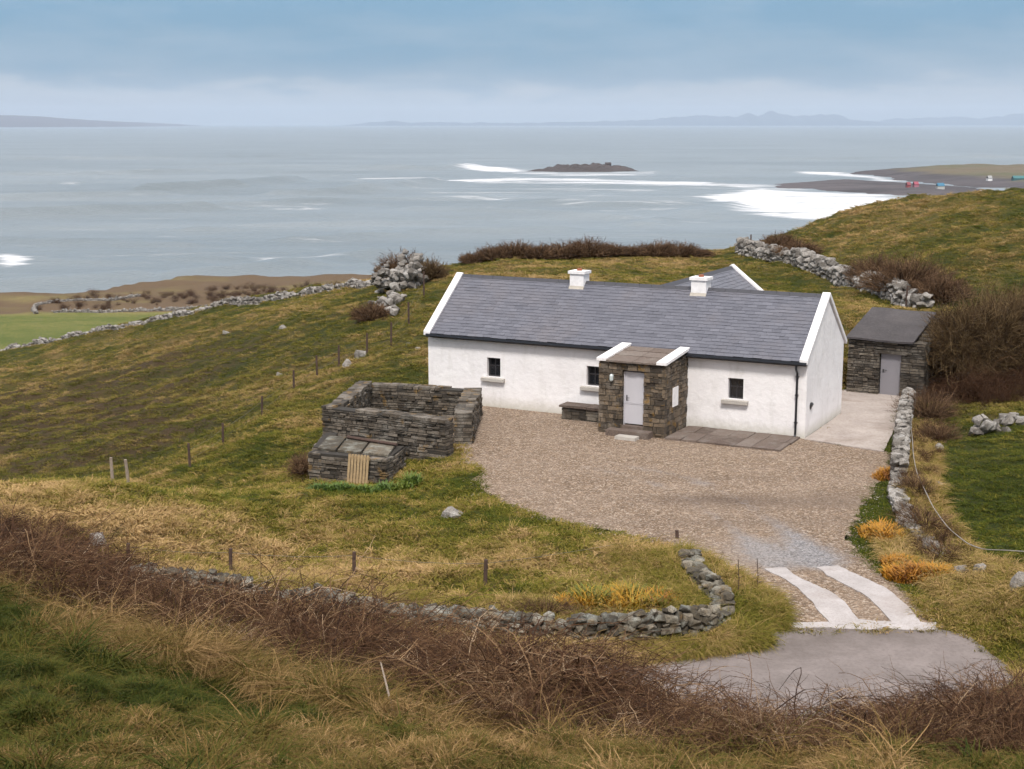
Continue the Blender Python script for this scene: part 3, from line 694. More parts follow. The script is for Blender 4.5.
# bits standing by the cottage
b = thing('stone_bench', 'low dark stone bench against the white wall, left of the porch', 'bench', (*W(-7.35, -.5), 0), -TH)
mb, co = MB(), MB(); masonry(mb, co, (-.95, 0), (.93, 0), -.1, .40, .55, (.08, .16), (.15, .4)); s_ = mb.build('base', M['shedstone'], b)
co.build('core', M['core'], b); mb = MB(); mb.box(-1.03, .0, -.33, .31, .42, .50, .15, .012); mb.box(.01, .95, -.33, .31, .42, .50, .3, .012); mb.build('seat_slab', M['flag'], b)
mb = MB(); x = -3.98
while x < -.25:
    l = rnd.uniform(.5, .9); e = min(x + l, -.15)
    mb.box(x, e - .02, -2.15, -1.05, -.05, .05 + rnd.uniform(0, .01), None, .012); mb.box(x + .03, e + .01, -1.04, -.01, -.05, .05 + rnd.uniform(0, .01), None, .012); x = e
mb.xf((CX, CY, 0), -TH); tag(mb.build('paving', M['flag']), kind='structure')

# ------------------------------------------------------------------ shed by the cottage
sl, sr = np.array(G(846, 392)[:2]), np.array(G(908, 398)[:2])
dv = sr - sl; SL = float(np.linalg.norm(dv)) + .55; sang = math.atan2(dv[1], dv[0])
shed = thing('stone_shed', 'small dark stone shed with black felt roof beside the concrete apron', 'shed', (sl[0], sl[1], 0), sang)
mb, co = MB(), MB(); dA = 1.22
masonry(mb, co, (0, .22), (SL, .22), -.15, 2.06, .45, (.05, .13), (.14, .45), [(dA, dA + .78, -.2, 1.58)], push=.03, gap=.024)
masonry(mb, co, (.22, .46), (.22, 3.0), -.15, 2.06, .45, (.05, .13), (.14, .45), h1=2.78)
masonry(mb, co, (SL - .22, .46), (SL - .22, 3.0), -.15, 2.06, .45, (.05, .13), (.14, .45), h1=2.78)
masonry(mb, co, (.46, 2.8), (SL - .46, 2.8), -.15, 2.7, .4, (.08, .2), (.2, .5))
w = mb.build('wall', M['shedstone'], shed); co.build('mortar_core', M['core'], w)
rf = MB(); nx = 14
for q, (zz, t_) in enumerate(((0, .5),)):
    xs_ = np.linspace(-.06, SL - .42, nx); ys_ = np.linspace(-.14, 3.1, 10); X, Y = np.meshgrid(xs_, ys_)
    Zt = 2.12 + (Y + .1) * .235 + .02 * np.sin(X * 2.1 + 1) + .03 * (fbm(X * 2, Y * 2, 2, 4) - .5)
    n_ = X.size; V = np.vstack([np.c_[X.ravel(), Y.ravel(), Zt.ravel()], np.c_[X.ravel(), Y.ravel(), Zt.ravel() - .07]])
    i = np.arange(n_).reshape(X.shape); Q = np.stack([i[:-1, :-1], i[:-1, 1:], i[1:, 1:], i[1:, :-1]], -1).reshape(-1, 4)
    rim = [*i[0, :], *i[1:, -1], *i[-1, -2::-1], *i[-2:0:-1, 0]]; SK = [(a, a + n_, b + n_, b) for a, b in zip(rim, rim[1:] + rim[:1])]
    rf.add(V, np.vstack([Q, (Q + n_)[:, ::-1], SK]), .5)
rf.build('roof', M['felt'], shed)
d_ = MB(); d_.box(dA + .02, dA + .76, .13, .18, .01, 1.55); dr = d_.build('door', M['sheddoor'], shed)
h = MB(); h.box(dA + .10, dA + .14, .115, .131, .86, .98); h.tube([(dA + .12, .12, .95), (dA + .12, .08, .95), (dA + .26, .08, .95)], .012, 6); h.build('handle', M['black'], dr)
l = MB(); l.box(dA - .2, dA + 1.0, -.03, .40, 1.585, 1.70, .2, .01); l.build('lintel', M['shedstone'], shed)

# ------------------------------------------------------------------ roofless stone pen and the hutch in front of it
pen = thing('stone_pen', 'roofless square enclosure of dark dry stone walls left of the gravel yard', 'stone enclosure')
fr = np.array(G(450, 456)[:2]); fl = np.array((-5.95, 44.6)); bl = np.array((-5.15, 49.2)); br = np.array((-1.35, 48.3)); rn = np.array((-1.55, 43.9))
def mwall(a, b, h, parent, mat='penstone', th=.5, z0=-.7, h1=None, **k):
    m1, c1 = MB(), MB(); masonry(m1, c1, a, b, z0, h, th, (.055, .13), (.13, .46), jag=.07, push=.035, gap=.024, h1=h1, **k)
    w = m1.build('wall', M[mat], parent); c1.build('mortar_core', M['core'], w)
mwall(fl + (.0, .0), fr, 1.12, pen, h1=1.16)
mwall(fl + (.3, .45), bl, 1.1, pen)
mwall(bl + (.2, .1), br + (-.3, .1), 1.02, pen, h1=.95)
mwall(br + (.0, .3), rn, .98, pen, th=.6, h1=1.05)
hut = thing('stone_hutch', 'low stone hutch with slab top built against the stone pen', 'stone hutch')
h0 = np.array(G(311, 479, -.42)[:2]); h1_ = np.array(G(390, 485, -.35)[:2]); dirp = np.array((.12, 1.0)) * 1.9
mwall(h0 + (0, .22), h1_ + (0, .22), .42, hut, z0=-.8, th=.45)
mwall(h0 + (.2, .5), h0 + (.32, 2.6), .46, hut, z0=-.9, th=.45)
mwall(h1_ + (-.2, .5), h1_ + (.1, 1.9), .42, hut, z0=-.8, th=.45)
mb = MB()
for k, (a, b) in enumerate(((.05, .30), (.31, .62), (.63, .97))):
    p = h0 + (h1_ - h0) * a; q = h0 + (h1_ - h0) * b
    V = [(*(p + (0.05, .35)), .40), (*(q + (0.0, .35)), .40), (*(q + (.15, 1.95)), .44), (*(p + (.2, 1.95)), .44)]
    mb.add([*V, *[(x, y, z + .06) for x, y, z in V]], BOXF, .3 + .2 * k)
mb.build('roof_slab', M['wallstone'], hut)
mb = MB(); mb.tube([(*(h0 + (h1_ - h0) * .35 + (.1, 1.7)), .56), (*(h0 + (h1_ - h0) * .98 + (.15, 1.35)), .54)], .05, 6); mb.build('beam', M['post'], hut)
# the slatted pallet leaning on the hutch
pc = h0 + (h1_ - h0) * .60
pal = thing('wooden_pallet', 'pale slatted wooden pallet leaning against the low stone hutch', 'pallet', (pc[0], pc[1] - .32, -.42), math.atan2(*(h1_ - h0)[::-1]))
for k in range(7):
    s_ = MB(); x = -.34 + k * .1; V = np.array([(x, 0, 0), (x + .075, 0, 0), (x + .075, .02, 0), (x, .02, 0), (x, .16, .92), (x + .075, .16, .92), (x + .075, .18, .92), (x, .18, .92)]); s_.add(V, BOXF); s_.build('slat', M['pallet'], pal)
for z in (.12, .78):
    s_ = MB(); y = .03 + z * .174; s_.box(-.35, .35, y, y + .05, z, z + .08); s_.build('rail', M['pallet'], pal)

# ------------------------------------------------------------------ field walls
def field_wall(label, path, h, thick, size, mat='wallstone', name='stone_wall', seed=1, **k):
    r = random.Random(seed); o = rubble_wall(path, h, thick, size, r=r, **k).build(name, M[mat]); return tag(o, label, 'stone wall')
WF = [G(x, y, z)[:2] for x, y, z in ((40, 590, .5), (120, 595, .1), (200, 603, -.2), (250, 607, -.3), (300, 612, -.4), (370, 624, -.35), (440, 634, -.3), (520, 640, -.25), (580, 641, -.2), (640, 640, -.15), (700, 632, -.1), (722, 620, -.05), (722, 605, 0), (706, 590, 0), (694, 575, 0), (690, 562, 0))]
field_wall('tumbled grey dry stone wall curving below the lawn beside the road', WF, lambda t: .52 if t < .78 else .36, .44, .175, seed=3, jag=.5)
field_wall('narrow pale stone wall running down the right edge of the gravel yard', [G(x, y, z)[:2] for x, y, z in ((909, 402, 0), (904, 425, 0), (901, 450, 0), (899, 475, 0), (897, 500, 0))] + [G(x, y)[:2] for x, y in ((903, 515), (913, 532), (928, 548), (945, 562))], lambda t: .62 if t < .62 else .2, .42, .2, 'palestone', seed=5)
field_wall('pale lichened dry stone wall climbing the slope behind the shed', [D(926, 312, 62.5)[:2], D(900, 302, 65)[:2], D(868, 291, 69)[:2], D(835, 276, 74)[:2], D(800, 262, 79)[:2], D(770, 254, 83)[:2], D(741, 250, 87)[:2]], lambda t: .72, .8, .36, 'palestone', seed=6, jag=.4)
field_wall('long pale stone wall along the left hill ridge above the coastal fields', [D(x, y, Y)[:2] for x, y, Y in ((-60, 370, 112), (10, 352, 111), (100, 332, 105.5), (160, 319, 102), (200, 311, 99.5), (260, 302, 97), (300, 295, 94.5), (350, 287, 89.5), (372, 286, 84))], lambda t: .30, .6, .27, 'palestone', seed=7, jag=1.1)
oc = MB(); r = random.Random(9)
for k in range(170):
    t = r.random(); px = 378 + 46 * t + r.uniform(-6, 6); Y = 81 - 3 * t + r.uniform(-3, 2.5); x = (px - 512) / F * Y * 1.01; z = hz(x, Y)
    hgt = .95 * math.exp(-((t - .2) / .3) ** 2) + 1.3 * math.exp(-((t - .75) / .25) ** 2) + .3; q = r.uniform(.22, .52)
    rock(oc, (x, Y, z + r.random() * hgt), q * 1.2, q, q * .8, r.uniform(0, 3), .6, None, r)
tag(oc.build('rock_outcrop', M['palestone']), 'jagged heap of pale lichened rocks at the top end of the ridge wall', 'rocks')
oc = MB(); r = random.Random(10)
for k in range(34):
    px = r.gauss(388, 7); py = r.gauss(318, 5); Y = 72 + r.uniform(-2.5, 2.5); x = (px - 512) / F * Y * 1.01; q = r.uniform(.2, .55)
    rock(oc, (x, Y, hz(x, Y) + r.uniform(0, .45)), q * 1.2, q, q * .8, r.uniform(0, 3), .6, None, r)
tag(oc.build('rock_heap', M['palestone']), 'small heap of pale stones below the rock outcrop on the left slope', 'rocks')
oc = MB(); r = random.Random(12)
for k in range(26):
    px = r.uniform(968, 1024); x, Y, _ = G(px, 428 + r.uniform(-6, 6), .3); q = r.uniform(.16, .4)
    rock(oc, (x, Y, hz(x, Y) + r.uniform(0, .3) * (1.7 if 975 < px < 992 else .8)), q * 1.2, q, q * .9, r.uniform(0, 3), .5, None, r)
tag(oc.build('broken_wall', M['palestone']), 'broken low stone wall in the green field at the right', 'stone wall')
def lone(px, py, w_, h_, label, Y=None, z=None, mat='palestone', name='boulder', rz=0, flat=False):
    x, y, zz = D(px, py, Y) if Y else G(px, py, z if z is not None else 0.0)
    w_ *= .55; h_ *= .7; mb = MB(); r = random.Random(int(px * 7 + py)); V, Fc = r.choice(PROTO)
    mb.add(V * (w_, w_ * .75, h_ * 1.5) @ rotm(.1, .15, rz).T, Fc, .75)
    for i in range(2): V2, F2 = r.choice(PROTO); q = w_ * .45; mb.add(V2 * (q, q, h_ * .9) + (r.uniform(-.4, .4) * w_, r.uniform(-.3, .3) * w_, -.1 * h_), F2, .6)
    o = mb.build(name, M[mat]); o.location = (x, y, hz(x, y) + h_ * .12); tag(o, label, 'rock')
for a in [(361, 356, 1.1, .6, 'larger grey boulder beside a fence post left of the cottage', None, -.2), (346, 368, .75, .5, 'smaller grey boulder just downhill of the larger one by the fence', None, -.4),
          (451, 512, .95, .35, 'flat grey rock half sunk in the lawn below the stone pen', None, 0), (226, 334, .7, .3, 'pale flat stone high on the left slope below the ridge wall', 84, None),
          (283, 333, .8, .35, 'pale stone on the left slope uphill from the fence bend', 78, None), (279, 358, .5, .3, 'small white stone on the left slope beside the fence line', 64, None),
          (410, 342, .7, .25, 'flat pale stone in the grass by the cottage gable', 61, None), (418, 343, .6, .2, 'low pale stone nearest to the cottage left gable', 60, None),
          (938, 450, .55, .3, 'white elongated stone in brown scrub right of the yard wall', None, .2), (938, 489, .4, .22, 'small white stone in the green field beside the pipe', None, .2),
          (962, 577, .8, .5, 'grey stone at the lower end of the scrub near orange plants', None, .05), (978, 580, .6, .5, 'upright pale stone beside brown grass right of the drive', None, .05),
          (1003, 590, .5, .3, 'pale flat stone in dry grass at the right edge', None, .1), (1019, 601, .8, .7, 'dark grey stone at the far right edge of the photo', None, .1),
          (95, 520, .9, .5, 'grey stone above the dark brambles at the left', 31.5, None), (452, 330, .3, .2, 'tiny pale stone in the grass above the gable', 66, None)]:
    px, py, w_, h_, lb, Y, z = a; lone(px, py, w_, h_, lb, Y, z)
# far walls on the coastal fields
def farwall(label, pts, h=1.3, size=.9, seed=20):
    P = [G(x, y, -44.5)[:2] for x, y in pts]; r = random.Random(seed)
    o = rubble_wall(P, lambda t: h, 1.2, size, r=r, jag=.4).build('stone_wall', M['palestone']); tag(o, label, 'stone wall')
farwall('distant pale stone wall between the green coastal field and the brown scrub', [(52, 311), (100, 309.5), (150, 309), (200, 308.5), (235, 307)], .75, .6, 21)
farwall('short distant stone wall bending round the left end of the green field', [(36, 302), (33, 306), (36, 311.5)], .9, .6, 22)
farwall('dark distant stone wall on the coastal rise before the sea', [(36, 301), (70, 300.5), (110, 300), (140, 296)], .7, .6, 23)

# ------------------------------------------------------------------ fences
def fence(label, pts, wires=(.35, .75), lean=.03, mat='post', r=.045, wire=True, top=None):
    """pts: (px, py base, z or Y marker, height)"""
    P = []
    f = thing('wire_fence', label, 'fence')
    for i, (px, py, Y, h) in enumerate(pts):
        x, y, _ = D(px, py, Y) if Y else G(px, py, 0); z = hz(x, y); P.append((x, y, z, h))
        lx, ly = rnd.uniform(-lean, lean), rnd.uniform(-lean, lean); m = MB()
        m.tube([(x, y, z - .3), (x + lx * .5, y + ly * .5, z + h * .5), (x + lx, y + ly, z + h)], [r * 1.05, r, r * .95], 7); m.build('post', M[mat], f)
    if wire:
        for w_ in wires:
            line = []
            for (a, b) in zip(P[:-1], P[1:]):
                for t in np.linspace(0, 1, 5)[:-1 if b is not P[-1] else None]:
                    sag = -.06 * 4 * t * (1 - t); line.append((a[0] + (b[0] - a[0]) * t, a[1] + (b[1] - a[1]) * t, a[2] + a[3] * w_ + (b[2] + b[3] * w_ - a[2] - a[3] * w_) * t + sag))
            m = MB(); m.tube(line, .004, 4); m.build('wire', M['wire'], f)
    return f
def YZ(px, py, z): return G(px, py, z)[1]
fence('post and wire fence climbing the slope from the dip to the rock outcrop', [(190, 466, YZ(190, 466, -1.5), .82), (223, 445, YZ(223, 445, -1.4), .82), (262, 416, YZ(262, 416, -1.2), .84), (294, 393, YZ(294, 393, -1.0), .88), (317, 377, YZ(317, 377, -.7), .88), (339, 368, YZ(339, 368, -.5), .9), (367, 352, YZ(367, 352, 0), 1.0), (391, 341, 62, 1.05), (409, 328, 66, 1.1), (424, 308, 72, 1.3)])
fence('four dark posts strung along the lawn edge above the lower stone wall', [(127, 538, 31, .45), (230.5, 566, 32.0, .68), (354, 574, 31.8, .62), (485, 591, 30.6, .62), (677, 558, 33.6, .32)], wires=(.85,))
fence('pair of weathered pale posts standing on the grassy mound at the left', [(113, 488, 37.5, .75), (129, 487, 37.5, .72)], mat='palepost', wire=False, lean=.12)
p = fence('single thin post at the top end of the wall on the right slope', [(751, 248, 86, 1.2)], wire=False)
p = fence('thin rusty post behind the roof of the stone shed', [(906, 308, 63.5, 1.0)], wire=False)
# water pipe on the right
hp = MB(); L = [(908, 402, .0), (906, 425, .0), (908.5, 450, 0), (909, 470, .0), (912, 490, 0), (923, 509, .05), (929, 520, .05), (943, 540, .05), (962, 558, .05), (978, 566, .05), (1000, 574, .1), (1024, 580, .1), (1050, 585, .1)]
pts = []
for x, y, z in L:
    X, Y, _ = G(x, y, z); pts.append((X + .1, Y, hz(X + .1, Y) + .34))
P = np.array(pts); tt = np.arange(len(P)); t2 = np.linspace(0, len(P) - 1, 80); P2 = np.stack([np.interp(t2, tt, P[:, k]) for k in range(3)], 1)
for _ in range(3): P2[1:-1] = (P2[:-2] + P2[1:-1] * 2 + P2[2:]) / 4
hp.tube(P2, .013, 6); tag(hp.build('water_pipe', M['hose'], smooth=True), 'thin pale plastic pipe trailing from the yard wall across the green field', 'pipe')

# ------------------------------------------------------------------ scattering
PCOL = {}
def proto(coll, mb, mat):
    o = mb.build(coll + '_tuft', mat); COL.objects.unlink(o)
    c = PCOL.get(coll) or PCOL.setdefault(coll, bpy.data.collections.new(coll)); c.objects.link(o)
def scatter(name, coll, XYZ, rot, scl, pid, gt, label=None):
    me = bpy.data.meshes.new(name); n = len(XYZ); me.vertices.add(n); me.vertices.foreach_set('co', XYZ.astype(np.float32).ravel())
    a = me.attributes.new('rot', 'FLOAT_VECTOR', 'POINT'); a.data.foreach_set('vector', rot.astype(np.float32).ravel())
    a = me.attributes.new('scl', 'FLOAT_VECTOR', 'POINT'); a.data.foreach_set('vector', scl.astype(np.float32).ravel())
    a = me.attributes.new('pid', 'INT', 'POINT'); a.data.foreach_set('value', pid.astype(np.int32))
    a = me.attributes.new('sc', 'FLOAT', 'POINT'); a.data.foreach_set('value', (.55 * np.clip(f_scr_shade(XYZ[:, 0], XYZ[:, 1]) * rng.uniform(.5, 1.3, n), 0, 1)).astype(np.float32))
    a = me.attributes.new('gt', 'FLOAT', 'POINT'); a.data.foreach_set('value', gt.astype(np.float32))
    o = link(bpy.data.objects.new(name, me))
    ng = bpy.data.node_groups.new(name, 'GeometryNodeTree')
    ng.interface.new_socket('Geometry', in_out='INPUT', socket_type='NodeSocketGeometry'); ng.interface.new_socket('Geometry', in_out='OUTPUT', socket_type='NodeSocketGeometry')
    gi = ng.nodes.new('NodeGroupInput'); go = ng.nodes.new('NodeGroupOutput'); ip = ng.nodes.new('GeometryNodeInstanceOnPoints'); ci = ng.nodes.new('GeometryNodeCollectionInfo')
    ci.inputs['Collection'].default_value = PCOL[coll]; ci.inputs['Separate Children'].default_value = True; ci.inputs['Reset Children'].default_value = True
    def na(nm, ty):
        q = ng.nodes.new('GeometryNodeInputNamedAttribute'); q.data_type = ty; q.inputs['Name'].default_value = nm; return q.outputs['Attribute']
    L = ng.links.new
    L(gi.outputs[0], ip.inputs['Points']); L(ci.outputs[0], ip.inputs['Instance']); ip.inputs['Pick Instance'].default_value = True
    L(na('pid', 'INT'), ip.inputs['Instance Index']); L(na('rot', 'FLOAT_VECTOR'), ip.inputs['Rotation']); L(na('scl', 'FLOAT_VECTOR'), ip.inputs['Scale']); L(ip.outputs[0], go.inputs[0])
    md = o.modifiers.new('scatter', 'NODES'); md.node_group = ng
    tag(o, label, kind='stuff'); return o
# grass tufts: short springy ones and long flopping ones
def tuft(n, spread, h, lean, w, seed, droop=.5):
    g_ = np.random.default_rng(seed); mb = MB()
    a = g_.uniform(0, 2 * np.pi, n); r_ = spread * np.sqrt(g_.random(n)); base = np.c_[np.cos(a) * r_, np.sin(a) * r_, np.full(n, -.03)]
    b = a + g_.normal(0, .8, n); hh = h * g_.uniform(.5, 1.1, n); ln_ = lean * g_.uniform(.3, 1.3, n) * hh
    d = np.c_[np.cos(b), np.sin(b)]
    K = 4; t = np.linspace(0, 1, K)
    P = np.zeros((n, K, 3)); P[:, :, :2] = base[:, None, :2] + d[:, None] * (ln_[:, None] * t ** 1.6)[:, :, None]; P[:, :, 2] = -.03 + hh[:, None] * (t - droop * lean * t ** 3)
    Wd = w * (1 - t[None] ** 1.5 * .85) * g_.uniform(.7, 1.3, n)[:, None]
    sd = np.c_[-np.sin(b), np.cos(b), np.zeros(n)] + g_.normal(0, .4, (n, 3)); sd /= np.linalg.norm(sd, axis=1)[:, None]
    V, Fc = strips(P, Wd, sd); mb.add(V, Fc, np.repeat(g_.random(n), K * 2)); return mb
for k in range(4): proto('short_grass', tuft(34, .16, .13, .8, .006, 100 + k), M['grass'])
for k in range(4): proto('short_grass_wide', tuft(40, .24, .17, 1.2, .010, 120 + k, .6), M['grass'])
for k in range(4): proto('long_grass', tuft(70, .14, .36, 1.1, .0055, 140 + k, .75), M['grass'])
for k in range(4): proto('rough_dim_short', tuft(34, .15, .15, 1.0, .0045, 160 + k), M['rough'])
for k in range(5): proto('rough_dim_long', tuft(110, .13, .40, 1.35, .0036, 180 + k, .85), M['rough'])
HEDGE = np.array([D(*q)[:2] for q in BOTS] + [(D(*q)[0], D(*q)[1] + .35) for q in TOPS[::-1]])
BANK = np.array([D(x, y, Y)[:2] for x, y, Y in ((470, 715, 14.8), (560, 722, 14.8), (700, 732, 15), (800, 730, 15.4), (900, 718, 16), (1060, 700, 16.5), (1120, 790, 11.5), (900, 790, 11.5), (760, 790, 12), (640, 770, 13), (540, 750, 13.8))])
def scat_pts(n, y0, y1, u0, u1, flat, p):
    """fan-shaped scatter, density levelling off closer than `flat` metres"""
    out = []
    ys = np.linspace(y0, y1, 4000); pdf = np.where(ys < flat, ys / flat ** 2, 1 / ys); cdf = np.cumsum(pdf); cdf /= cdf[-1]
    y = np.interp(rng.random(n), cdf, ys); x = rng.uniform(u0, u1, n) * y; return x, y
def place(name, coll, n, y0, y1, flat, keep, sbase, sfun=None, npro=4, u=(-.5, .5), zoff=0, gtf=None, tilt=.12):
    x, y = scat_pts(n, y0, y1, u[0], u[1], flat, 0)
    k = keep(x, y); x, y = x[k], y[k]; n = len(x); z = terr(x, y) + zoff
    s = sbase * rng.uniform(.6, 1.4, n) * (sfun(x, y) if sfun else 1)
    rot = np.c_[rng.normal(0, tilt, n), rng.normal(0, tilt, n), rng.uniform(0, 6.28, n)]
    gt = gtf(x, y) if gtf else np.clip(f_dry(x, y) + .7 * (fbm(x * 2.3, y * 2.3, 3, 55) - .5) - .25 * f_scr_shade(x, y) * 0 + rng.normal(0, .13, n), 0, 1)
    return scatter(name, coll, np.c_[x, y, z], rot, np.c_[s, s, s * rng.uniform(.8, 1.2, n)], rng.integers(0, npro, n), gt)
def off_built(m):
    def f(x, y): return ((sdpoly(HEDGE, x, y) > .1) | (rng.random(len(x)) < .12)) & ((sdpoly(BANK, x, y) > -.1) | (rng.random(len(x)) < .3)) & (mask_built(x, y) > m + .25 * (fbm(x * 2, y * 2, 2, 15) - .5)) & (sdpoly(PEN, x, y) > -.1)
    return f
PEN = np.array([fl, fr, br, bl])
def vis(x, y): return y < crest(x, y) + 6
ob = off_built(-.10)
obn = off_built(-.02)
gsc = lambda x, y: .55 + .5 * f_dry(x, y)
place('grass_near', 'short_grass', 26000, 20, 30, 26, lambda x, y: ob(x, y), 1.0, gsc)
place('bank_grass_dimmed', 'rough_dim_short', 60000, 8.5, 21, 21, lambda x, y: ob(x, y), 1.0, gsc)
place('grass', 'short_grass_wide', 110000, 26, 116, 36, lambda x, y: ob(x, y) & vis(x, y), 1.05, gsc)
tz = lambda x, y: obn(x, y) & vis(x, y) & (rng.random(len(x)) < sstep(.42, .8, .75 * f_dry(x, y) + .5 * (fbm(x * .9, y * .9, 3, 97) - .25)) * sstep(8, 20, y) ** .5 + .16 * (y < 22))
place('bank_tussocks', 'rough_dim_long', 12000, 9, 21, 21, tz, 1.0, lambda x, y: (.35 + .8 * vn(x * .9, y * .9, 4)) * (1 - .35 * sstep(-1.5, 1, x)), npro=5, gtf=lambda x, y: np.clip(.18 + .45 * f_dry(x, y) + .75 * (fbm(x * 1.3, y * 1.3, 3, 57) - .5) + rng.normal(0, .13, len(x)), 0, 1), tilt=.35)
place('tall_grass', 'long_grass', 26000, 21, 105, 24, tz, .9, lambda x, y: (.45 + .6 * vn(x * .7, y * .7, 4)) * (.62 + .38 * sstep(13, 22, y)), gtf=lambda x, y: np.clip(.42 + .5 * f_dry(x, y) + rng.normal(0, .13, len(x)), 0, 1), tilt=.3)
def nearwall(P, w): return lambda x, y: obn(x, y) & (sdline(P, x, y) < w * (.4 + 1.1 * vn(x * .8, y * .8, 6))) & (sdline(P, x, y) > .2)
place('wall_grass', 'long_grass', 60000, 26, 36, 20, nearwall(WF, 1.3), .85, gtf=lambda x, y: np.clip(.62 + .9 * (fbm(x * 1.2, y * 1.2, 3, 67) - .5) + rng.normal(0, .14, len(x)), 0, 1), tilt=.3, u=(-.4, .25))
LE = [D(x, y + 6, Y)[:2] for x, y, Y in BOTS]
place('flopped_grass', 'rough_dim_long', 20000, 9.5, 24, 16, lambda x, y: (sdline(LE, x, y) < 1.35 * (.15 + 1.3 * vn(x * .9, y * .9, 16))) & ((x < -.6) | (rng.random(len(x)) < .25)), .9, npro=5, gtf=lambda x, y: np.clip(.66 + .8 * (fbm(x * 1.5, y * 1.5, 3, 18) - .5) + rng.normal(0, .13, len(x)), 0, 1), tilt=.45, u=(-.45, .3))
WR = [G(x, y, 0)[:2] for x, y in ((905, 430), (900, 470), (897, 500), (930, 560), (975, 590), (1024, 620))]
place('scrub_grass', 'long_grass', 26000, 28, 48, 20, lambda x, y: obn(x, y) & (sdline(WR, x, y) < 1.0) & ((x > np.interp(y, [q[1] for q in WR[::-1]], [q[0] for q in WR[::-1]]) + .25) | (y < 34)), .85, gtf=lambda x, y: np.clip(.7 + rng.normal(0, .15, len(x)), 0, 1), tilt=.3, u=(.2, .42))

# loose stones kicked about the yard, thicker along its edges and over the drive
M['pebble'] = m_grass('loose_stone', [(0, (.10, .065, .045)), (.4, (.24, .18, .13)), (.7, (.38, .32, .27)), (1, (.55, .52, .50))])
for k in range(5):
    q = MB()
    for i in range(9):
        V_, F_ = rnd.choice(PROTO); e = rnd.uniform(.3, 1); q.add(V_ * (e, e * .8, e * .6) + (rnd.gauss(0, 4), rnd.gauss(0, 4), .1), F_)
    proto('loose_stones', q, M['pebble'])
YB = np.vstack([YARD, YARD[:1]])
def st_keep(x, y):
    d = sdpoly(YARD, x, y); return (sdpoly(HOUSE, x, y) > .05) & (sdpoly(APRON, x, y) > -.2) & (d < .3) & (rng.random(len(x)) < np.where(d > -.6, .9, .22 + .6 * fbm(x * .8, y * 1.1, 3, 33) ** 2))
place('loose_stones', 'loose_stones', 16000, 28, 56, 30, st_keep, .028, npro=5, u=(-.1, .36), zoff=.0, gtf=lambda x, y: np.clip(.4 + rng.normal(0, .22, len(x)), 0, 1), tilt=.1)

# ------------------------------------------------------------------ brambles
def canes(n, L, rad, seed, arch=1.0, spread=.5, K=9, r0=.006, up=1.0):
    """arching bare stems; returns P (n,K,3), radii, tints"""
    g_ = np.random.default_rng(seed)
    a = g_.uniform(0, 2 * np.pi, n); rr = spread * np.sqrt(g_.random(n)); b = g_.uniform(0, 2 * np.pi, n)
    d = np.stack([np.cos(b), np.sin(b)], -1); ll = L * g_.uniform(.45, 1.2, n); hh = ll * g_.uniform(.25, .75, n) * up
    t = np.linspace(0, 1, K); P = np.zeros((n, K, 3))
    P[:, :, :2] = (np.c_[np.cos(a), np.sin(a)] * rr[:, None])[:, None] + d[:, None] * (ll[:, None] * .75 * t ** 1.1)[:, :, None]
    P[:, :, 2] = hh[:, None] * np.sin(t[None] * np.pi * g_.uniform(.55, .95, n)[:, None]) * 1.0
    P += np.cumsum(g_.normal(0, .022 * L, (n, K, 3)), axis=1) * .8
    rad_ = r0 * g_.uniform(.6, 1.4, n)[:, None] * (1 - .7 * t[None])
    return P, rad_, g_.random(n)
def bramble(seed, n=90, L=1.5, r0=.0080, spread=.5, up=1.0, twigs=2):
    mb = MB(); P, rd, t = canes(n, L, 1, seed, K=9, r0=r0, spread=spread, up=up); V, Fc = tubes(P, rd, 3); mb.add(V, Fc, np.repeat(t, 9 * 3))
    g_ = np.random.default_rng(seed + 999)
    m_ = n * twigs; i = g_.integers(0, n, m_); k = g_.integers(2, 8, m_); p = P[i, k]; d = g_.normal(0, 1, (m_, 3)); d[:, 2] = np.abs(d[:, 2]) * .7
    d /= np.linalg.norm(d, axis=1)[:, None]; l_ = g_.uniform(.12, .45, m_) * L * .6; tt = np.linspace(0, 1, 4)
    Q = p[:, None] + d[:, None] * (l_[:, None] * tt)[:, :, None]; Q += np.cumsum(g_.normal(0, .012, Q.shape), axis=1)
    V, Fc = tubes(Q, r0 * .5 * (1 - .6 * tt)[None] * np.ones((m_, 1)), 3); mb.add(V, Fc, np.repeat(np.clip(t[i] + .1, 0, 1), 12)); return mb
TW = [(0, (.020, .009, .006)), (.5, (.066, .031, .015)), (.75, (.14, .076, .038)), (.9, (.28, .18, .10)), (1, (.48, .36, .25))]
M['bramble'] = m_twig('bramble_cane', TW, 'INSTANCER')
M['twig'] = m_twig('bare_twig', [(0, (.035, .020, .011)), (.5, (.100, .055, .030)), (1, (.21, .13, .075))])
M['olivetwig'] = m_twig('lichened_twig', [(0, (.03, .018, .009)), (.5, (.082, .048, .022)), (1, (.19, .13, .065))])
for k in range(5): proto('bramble', bramble(200 + k), M['bramble'])
